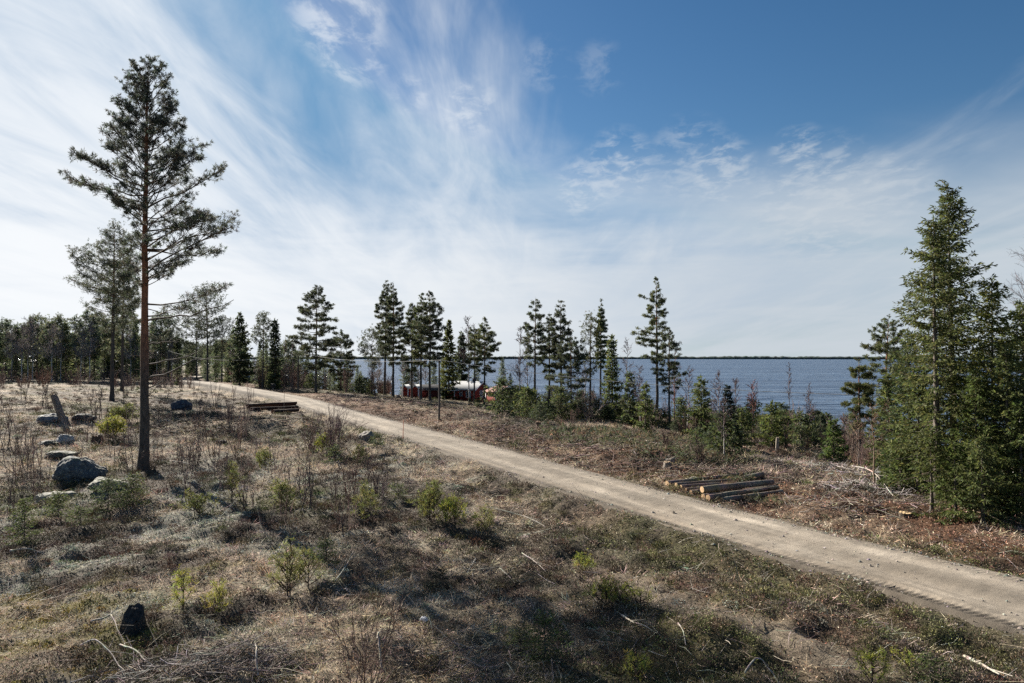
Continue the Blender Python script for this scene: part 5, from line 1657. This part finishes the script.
small_spruce(80, 530, 506, .5, 'low juniper bush spilling over the front of the mossy mound', 9, ((.07, .09, .04), (.09, .10, .045)))
small_spruce(377, 448, 434, .5, 'low dark bush by the brownish roadside stone', 10)
small_spruce(335, 462, 444, .6, 'dark green bush at the foot of the purplish shrub clump', 11)
small_spruce(178, 385, 377, .7, 'low dark bush beside the far end of the road', 12)
small_spruce(440, 590, 568, .35, 'dark heathery bush at the top of the big tree shadow', 13, ((.035, .035, .025), (.045, .045, .028)))
small_spruce(930, 685, 655, .35, 'green bush at the bottom edge left of the grey straight branch', 14, ((.08, .10, .035), (.065, .085, .03)))


def shrub(px, base, top, label, seed, stems=9, spread=.35, r=.006, col=(.15, .105, .09), group=None, twigs=8):
    rng = np.random.default_rng(seed + 1700)
    p = at(px, base); H = max(.3, z_at(px, top, p.y) - p.z)
    o = bare_shrub(rng, H, stems, spread, r, col, twigs).build('leafless_shrub', M['twig'])
    o.location = sink(p, .02); tag(o, label, 'shrub', group)


shrub(366, 684, 596, 'big leafless shrub with many thin stems at the bottom left of the shadow', 1, 12, .38, .0065, (.17, .12, .10), twigs=12)
shrub(332, 456, 406, 'tall purplish shrub clump between the clearing and the road', 2, 22, .35, .012, (.15, .10, .10), twigs=10)
shrub(312, 450, 418, 'lower purplish shrub left of the tall shrub clump', 3, 14, .4, .012, (.15, .105, .10))
shrub(352, 505, 455, 'leafless reddish shrub in front of the tall shrub clump', 4, 12, .25, .009, (.16, .10, .085))
shrub(375, 500, 462, 'thin leafless shrub right of the reddish one', 5, 8, .25, .008, (.15, .105, .09))
shrub(335, 508, 470, 'sparse leafless shrub left of the reddish one', 6, 7, .2, .008, (.15, .105, .09))
shrub(700, 462, 440, 'dark leafless brush clump behind the log pile', 7, 18, .6, .012, (.12, .085, .075))
shrub(666, 452, 432, 'rounded leafless brush clump in front of the tall long-limbed pine', 8, 24, .6, .014, (.13, .09, .08))
shrub(22, 480, 420, 'leafless shrub at the left frame edge beside the boulders', 9, 10, .3, .011, (.14, .11, .10))
shrub(40, 500, 452, 'thin leafless shrub in front of the boulders at the left', 10, 8, .25, .009, (.14, .11, .10))
shrub(14, 515, 462, 'low leafless shrub in the left frame corner of the clearing', 11, 8, .3, .009, (.14, .11, .10))
shrub(158, 466, 424, 'slim leafless shrub right behind the tallest pine trunk', 12, 6, .2, .009, (.14, .11, .10))
for i in range(3):
    pass
rngs = np.random.default_rng(4)
protos_s = []
for i in range(3):
    o = bare_shrub(np.random.default_rng(1800 + i), 1.5, (3, 4, 5)[i], .2, .010, ((.15, .11, .10), (.17, .12, .10), (.14, .11, .105))[i], 7, 2).build('bare_sapling', M['twig'])
    tag(o, 'thin leafless sapling scattered over the open clearing left of the road', 'sapling', 'thin leafless saplings in the clearing'); protos_s.append(o)
for i in range(110):
    if i < 70: px, py = rngs.uniform(0, 260), rngs.uniform(386, 478)
    else: px, py = rngs.uniform(160, 420), rngs.uniform(420, 540)
    g = at(px, py)
    if road_sd(np.array([g.x]), np.array([g.y]))[0] > -3.2: continue
    o = protos_s[i] if i < 3 else protos_s[i % 3].copy()
    if i >= 3: COL.objects.link(o)
    s = rngs.uniform(.5, 1.3) * (.7 + .012 * g.y); o.location = g; o.rotation_euler = (0, 0, rngs.uniform(0, 6.28)); o.scale = (s, s, s)


# ------------------------------------------------------------------ ground cover
def scatter(rng, n, y0, y1, power=1.0, xr=.86, pad=3.0):
    """points over the view wedge and its margins, thinning with distance"""
    u = rng.random(n)
    if power == 1.0: Y = y0 * (y1 / y0) ** u
    else:
        a = 1 - power; Y = (y0 ** a + u * (y1 ** a - y0 ** a)) ** (1 / a)
    X = rng.uniform(-1, 1, n) * (Y * xr + pad)
    return X, Y


def gz(x, y, sd):
    return height(x, y, True, sd)


def ground_cover():
    rng = np.random.default_rng(2024)
    # --- fine litter, moss and twig leaves hugging the soil
    mb = MB()
    n = 620000
    x, y = scatter(rng, n, 6.5, 165, 1.25)
    sd = road_sd(x, y); keep = (np.where(sd > 0, sd, -sd - .18) > 1.55 + rng.random(n) * .35) & (rng.random(n) > strip_w(x, y, sd) * .8)
    x, y, sd = x[keep], y[keep], sd[keep]
    W = patches(x, y, sd); k = (W.cumsum(1) > rng.random((len(x), 1))).argmax(1)
    z = gz(x, y, sd); m = z > WATER_Z + .1
    x, y, z, k = x[m], y[m], z[m], k[m]; n = len(x)
    sc = (np.minimum(y, 48) / 13) ** .75
    D = unit(rng.normal(size=(n, 3)) * np.array((1, 1, .55)) + np.array((0, 0, .45)))
    Lk = np.array((.06, .034, .045, .04, .055, .032))[k]; Wk = np.array((.009, .018, .014, .018, .015, .018))[k]
    c = np.stack([vary(rng, q, n, .45) for q in (STRAW * 1.1, LICHEN * 1.15, HEATH * 1.1, GREEN * .95, REDB, MOSS)], 1)[np.arange(n), k]
    mb.blades(np.stack([x, y, z - .01 + rng.random(n) * .03 * sc], 1), D, Lk * sc * rng.uniform(.6, 1.5, n), Wk * sc * rng.uniform(.7, 1.4, n), c, rng)
    tag(mb.build('ground_litter', M['plant']), 'fine litter of moss, lichen, needles and leaves over the clearing', 'ground cover', kind='stuff')
    # --- matted dry grass
    mb = MB()
    n = 24000
    x, y = scatter(rng, n, 7, 160, 1.15)
    sd = road_sd(x, y); W = patches(x, y, sd); keep = (np.abs(sd) > 1.9 + 2 * sstep(60, 90, y)) & (strip_w(x, y, sd) < .3) & (rng.random(n) < np.clip(W[:, 0] * 1.9 - .12, .02, 1))
    x, y, sd = x[keep], y[keep], sd[keep]; z = gz(x, y, sd); m = z > WATER_Z; x, y, z = x[m], y[m], z[m]; n = len(x); nb = 11
    sc = (np.minimum(y, 45) / 13) ** .6
    flow = fbm(x / 2.5, y / 2.5, 5, 2) * 12
    fd = np.stack([np.cos(flow), np.sin(flow), np.full(n, .12)], 1)
    D = unit(np.repeat(fd, nb, 0) * .7 + rng.normal(size=(n * nb, 3)) * np.array((.6, .6, .35)) + np.array((0, 0, .28)))
    B = np.repeat(np.stack([x, y, z], 1), nb, 0) + rng.normal(size=(n * nb, 3)) * np.array((.06, .06, .01)) * np.repeat(sc, nb)[:, None]
    s2 = np.repeat(sc, nb)
    mb.blades(B, D, .22 * s2 * rng.uniform(.5, 1.4, n * nb), .0095 * s2, np.repeat(vary(rng, (STRAW * 1.25, STRAW * 1.05, (.28, .22, .16)), n, .18), nb, 0), rng)
    tag(mb.build('dry_grass', M['plant']), 'matted pale dry grass in tufts over the clearing', 'grass', kind='stuff')
    # --- heather and berry shrubs in low domes
    mb = MB()
    n = 13000
    x, y = scatter(rng, n, 7, 150, 1.1)
    sd = road_sd(x, y); W = patches(x, y, sd); keep = (np.abs(sd) > 2.2 + 2 * sstep(60, 90, y)) & (strip_w(x, y, sd) < .2) & (rng.random(n) < np.clip((W[:, 2] + W[:, 3] * 1.2) * 1.2 - .10, .02, 1))
    x, y, sd = x[keep], y[keep], sd[keep]; W = W[keep]; z = gz(x, y, sd); m = z > WATER_Z + .2; x, y, z, W = x[m], y[m], z[m], W[m]; n = len(x); nb = 80
    rad = rng.uniform(.10, .30, n) * (np.minimum(y, 40) / 13) ** .35; hh = rad * rng.uniform(.45, .9, n)
    isg = rng.random(n) < W[:, 3] / (W[:, 2] + W[:, 3]) * .8
    base_c = np.where(isg[:, None], vary(rng, (GREEN, GREEN * .8, (.12, .11, .045)), n, .2), vary(rng, (HEATH, HEATH * .75, (.12, .075, .05), (.09, .085, .05)), n, .2))
    dd = rng.normal(size=(n * nb, 3)); dd[:, 2] = np.abs(dd[:, 2]); dd = unit(dd); rr = rng.random(n * nb) ** .4
    B = np.repeat(np.stack([x, y, z], 1), nb, 0) + dd * rr[:, None] * np.repeat(np.stack([rad, rad, hh], 1), nb, 0)
    D = unit(dd + rng.normal(size=dd.shape) * .6 + np.array((0, 0, .35)))
    s2 = np.repeat((np.minimum(y, 50) / 13) ** .65, nb)
    cc = np.repeat(base_c, nb, 0) * rng.uniform(.7, 1.35, (n * nb, 1)) ** 1.3
    mb.blades(B, D, .055 * s2 * rng.uniform(.6, 1.4, n * nb), .014 * s2, cc, rng)
    tag(mb.build('heather', M['plant']), 'low brown and green heather and berry shrubs over the clearing', 'heather', kind='stuff')
    # --- pale lichen and moss cushions
    mb = MB()
    n = 9000
    x, y = scatter(rng, n, 7, 60, 1.2)
    sd = road_sd(x, y); W = patches(x, y, sd); keep = (np.abs(sd) > 2.6) & (rng.random(n) < np.clip((W[:, 1] + W[:, 5]) * 1.5 - .08, .01, 1))
    x, y, sd = x[keep], y[keep], sd[keep]; W = W[keep]; z = gz(x, y, sd); m = z > WATER_Z + .2; x, y, z, W = x[m], y[m], z[m], W[m]; n = len(x); nb = 60
    rad = rng.uniform(.06, .22, n) * (np.minimum(y, 40) / 13) ** .35; hh = rad * rng.uniform(.25, .5, n)
    ism = rng.random(n) < W[:, 5] / (W[:, 1] + W[:, 5])
    base_c = np.where(ism[:, None], vary(rng, (MOSS, MOSS * 1.3), n, .2), vary(rng, (LICHEN, LICHEN * .8, (.30, .31, .25), (.20, .21, .15)), n, .2))
    dd = rng.normal(size=(n * nb, 3)); dd[:, 2] = np.abs(dd[:, 2]); dd = unit(dd)
    B = np.repeat(np.stack([x, y, z], 1), nb, 0) + dd * np.repeat(np.stack([rad, rad, hh], 1), nb, 0) * rng.uniform(.6, 1, (n * nb, 1))
    s2 = np.repeat((y / 13) ** .7, nb)
    mb.blades(B, unit(dd + rng.normal(size=dd.shape) * .7), .03 * s2 * rng.uniform(.6, 1.4, n * nb), .017 * s2, np.repeat(base_c, nb, 0) * rng.uniform(.75, 1.25, (n * nb, 1)), rng)
    tag(mb.build('moss', M['plant']), 'pale grey-green lichen and moss cushions on the clearing', 'moss', kind='stuff')
    # --- loose stones along the road edges and bark chips on the felled side
    mb = MB()
    n = 9000
    t = rng.integers(4, len(RC) - 34, n); f = rng.random(n)[:, None]; P = RC[t] * (1 - f) + RC[t + 1] * f
    dv = unit(RC[t + 1] - RC[t]); sgn = rng.choice((-1, 1), n); off = sgn * (1.25 + np.abs(rng.normal(size=n)) * .35 + .2 * (sgn < 0))
    off = np.where(rng.random(n) < .12, rng.uniform(-1.3, 1.3, n), off)
    x = P[:, 0] + dv[:, 1] * off; y = P[:, 1] - dv[:, 0] * off; sd = road_sd(x, y)
    z = np.where(np.abs(off) < 1.45, .045 - .016 * off ** 2 + .002, height(x, y, True, sd)); r = rng.gamma(2.2, .0065, n) + .006
    OCT = unit(np.array([(1, 0, 0), (-1, 0, 0), (0, 1, 0), (0, -1, 0), (0, 0, 1.)])); V = np.stack([x, y, z], 1)[:, None] + (OCT[None] * rng.uniform(.6, 1.3, (n, 5, 1))) * r[:, None, None] * np.array((1.2, 1, .8))
    F = (np.arange(n) * 5)[:, None, None] + np.array([(0, 2, 4), (2, 1, 4), (1, 3, 4), (3, 0, 4)])
    mb.add(V.reshape(-1, 3), F.reshape(-1, 3), np.repeat(vary(rng, ((.27, .24, .2), (.2, .18, .16), (.34, .3, .25)), n, .2), 5, 0))
    tag(mb.build('road_stones', M['plant']), 'loose little stones spilled along the gravel road edges', 'gravel', kind='stuff')
    mb = MB()
    n = 26000
    x, y = scatter(rng, n, 9, 80, 1.1)
    sd = road_sd(x, y); keep = (sd > 2.0) & (rng.random(n) < np.where(sd < 9, .8, .35)); x, y, sd = x[keep], y[keep], sd[keep]; z = gz(x, y, sd); m = z > WATER_Z; x, y, z = x[m], y[m], z[m]; n = len(x)
    D = unit(rng.normal(size=(n, 3)) * np.array((1, 1, .25))); sc = (y / 20) ** .6
    mb.blades(np.stack([x, y, z + .03 * rng.random(n)], 1), D, .13 * sc * rng.uniform(.5, 1.6, n), .045 * sc * rng.uniform(.5, 1.4, n), vary(rng, ((.24, .13, .085), (.16, .10, .075), (.40, .29, .19), (.12, .085, .07)), n, .25), rng)
    tag(mb.build('bark_chips', M['plant']), 'reddish bark chips and wood splinters left on the felled side of the road', 'bark chips', kind='stuff')
    # --- scattered twigs
    mb = MB()
    n = 15000
    x, y = scatter(rng, n, 7, 85, 1.2)
    sd = road_sd(x, y); keep = np.abs(sd) > 2.0 + 2 * sstep(60, 90, y)
    clus = fbm(x / 2.8, y / 2.8, 303, 3); keep &= rng.random(n) < np.clip((clus - .36) * 4, .10, 1)
    x, y, sd = x[keep], y[keep], sd[keep]; z = gz(x, y, sd); m = z > WATER_Z; x, y, z = x[m], y[m], z[m]; n = len(x)
    sc = (np.minimum(y, 45) / 13) ** .55
    D = unit(rng.normal(size=(n, 3)) * np.array((1, 1, .28)) + np.array((0, 0, .05))); L = rng.gamma(2.0, .14, n) * sc + .08
    A = np.stack([x, y, z + rng.random(n) * .06 + .02], 1); r = .0042 * sc * rng.uniform(.6, 1.6, n)
    mid = A + D * L[:, None] * .5; e = mid + unit(D + rng.normal(size=(n, 3)) * .22) * L[:, None] * .5
    c = vary(rng, ((.34, .30, .26), (.20, .16, .13), (.48, .43, .36), (.14, .11, .09)), n, .2)
    mb.sticks(A, mid, r, r * .8, c, 3); mb.sticks(mid, e, r * .8, r * .4, c, 3)
    tag(mb.build('twigs', M['twig']), 'grey and brown twigs strewn over the clearing', 'twigs', kind='stuff')
    # --- felling brushwood in heaps
    mb = MB()
    heaps = [(205, 676, 1.0, .28, 420, (.20, .175, .16), .0075), (160, 678, .8, .2, 200, (.22, .19, .17), .007), (240, 668, .7, .22, 220, (.19, .16, .14), .006), (290, 645, .8, .12, 90, (.2, .17, .14), .005), (480, 668, 1.0, .15, 120, (.17, .14, .12), .006), (420, 655, .8, .12, 90, (.17, .14, .12), .006),
             (850, 474, 2.4, .35, 420, (.30, .27, .25), .016), (880, 492, 1.6, .35, 330, (.34, .31, .29), .014), (822, 468, 2.4, .25, 300, (.26, .22, .20), .014), (790, 478, 2.5, .2, 260, (.25, .2, .17), .014), (860, 505, 1.8, .2, 200, (.26, .21, .18), .012),
             (760, 468, 3, .25, 260, (.22, .17, .14), .015), (700, 470, 3, .2, 240, (.24, .19, .15), .014), (620, 452, 4, .3, 300, (.22, .17, .14), .018), (560, 440, 4, .3, 260, (.21, .16, .13), .018), (520, 432, 4.5, .3, 260, (.2, .15, .12), .02), (470, 415, 5, .22, 260, (.21, .16, .13), .025),
             (400, 402, 6, .2, 260, (.17, .13, .11), .03), (350, 398, 6, .2, 220, (.17, .13, .11), .03), (600, 470, 3, .15, 160, (.24, .18, .14), .014), (205, 425, 4, .4, 300, (.06, .052, .048), .022), (190, 418, 3, .35, 200, (.07, .06, .05), .022), (820, 448, 3.5, .2, 240, (.22, .16, .13), .016)]
    for px, py, R, h, cnt, col, r in heaps:
        g = at(px, py); a = rng.uniform(0, 6.28, cnt); q = R * rng.random(cnt) ** .55
        x = g.x + q * np.cos(a) * 1.5; y = g.y + q * np.sin(a); sd = road_sd(x, y); ok = np.abs(sd) > 2.1; x, y, sd, q = x[ok], y[ok], sd[ok], q[ok]; n = len(x)
        z = gz(x, y, sd) + .03 + rng.random(n) * h * (1 - q / R * .8)
        D = unit(rng.normal(size=(n, 3)) * np.array((1.2, .8, .22)) + np.array((.3, -.15, .05))); L = rng.uniform(.35, 1.0, n) * (.55 + .22 * R)
        A = np.stack([x, y, z], 1) - D * L[:, None] * .5
        P1 = A + D * L[:, None] * .33; D2 = unit(D + rng.normal(size=(n, 3)) * .2); P2 = P1 + D2 * L[:, None] * .33; P3 = P2 + unit(D2 + rng.normal(size=(n, 3)) * .25) * L[:, None] * .33
        c = vary(rng, col, n, .3); rr = r * rng.uniform(.6, 1.5, n)
        mb.sticks(A, P1, rr, rr * .85, c, 3); mb.sticks(P1, P2, rr * .85, rr * .65, c, 3); mb.sticks(P2, P3, rr * .65, rr * .35, c, 3)
        P4 = P1 + unit(D + rng.normal(size=(n, 3)) * .6) * L[:, None] * .35; mb.sticks(P1, P4, rr * .5, rr * .25, c, 3)
    tag(mb.build('brushwood', M['twig']), 'grey felling brushwood lying in loose heaps on the clearing', 'brushwood', kind='stuff')
    # --- cut green spruce tops lying behind the road
    mb = MB()
    for px, py, R, cnt in ((600, 437, 3.0, 420), (622, 445, 3.0, 480), (640, 438, 2.5, 380), (575, 434, 2.2, 240), (690, 458, 2.0, 400), (742, 486, .28, 40), (765, 506, .5, 24)):
        g = at(px, py); a = rng.uniform(0, 6.28, cnt); q = R * rng.random(cnt) ** .5
        x = g.x + q * np.cos(a) * 1.4; y = g.y + q * np.sin(a); sd = road_sd(x, y); z = gz(x, y, sd) + rng.random(cnt) * .35 * (.6 + .3 * (R > 1)); nb = 7
        if R < 1: z = z + .12
        fd = unit(rng.normal(size=(cnt, 3)) * np.array((1, 1, .35)))
        s = (g.y / 22) ** .7
        f = np.tile(np.arange(nb) / nb, cnt)
        B = np.repeat(np.stack([x, y, z], 1), nb, 0) + np.repeat(fd, nb, 0) * (f * .35 * s)[:, None]
        mb.blades(B, unit(np.repeat(fd, nb, 0) + rng.normal(size=(cnt * nb, 3)) * .55), .15 * s, .036 * s, np.repeat(vary(rng, ((.065, .075, .04), (.05, .06, .034), (.09, .085, .05), (.13, .09, .06)), cnt, .25), nb, 0), rng)
    tag(mb.build('spruce_slash', M['spruce']), 'cut green spruce twigs lying on the felled ground', 'slash', kind='stuff')


ground_cover()
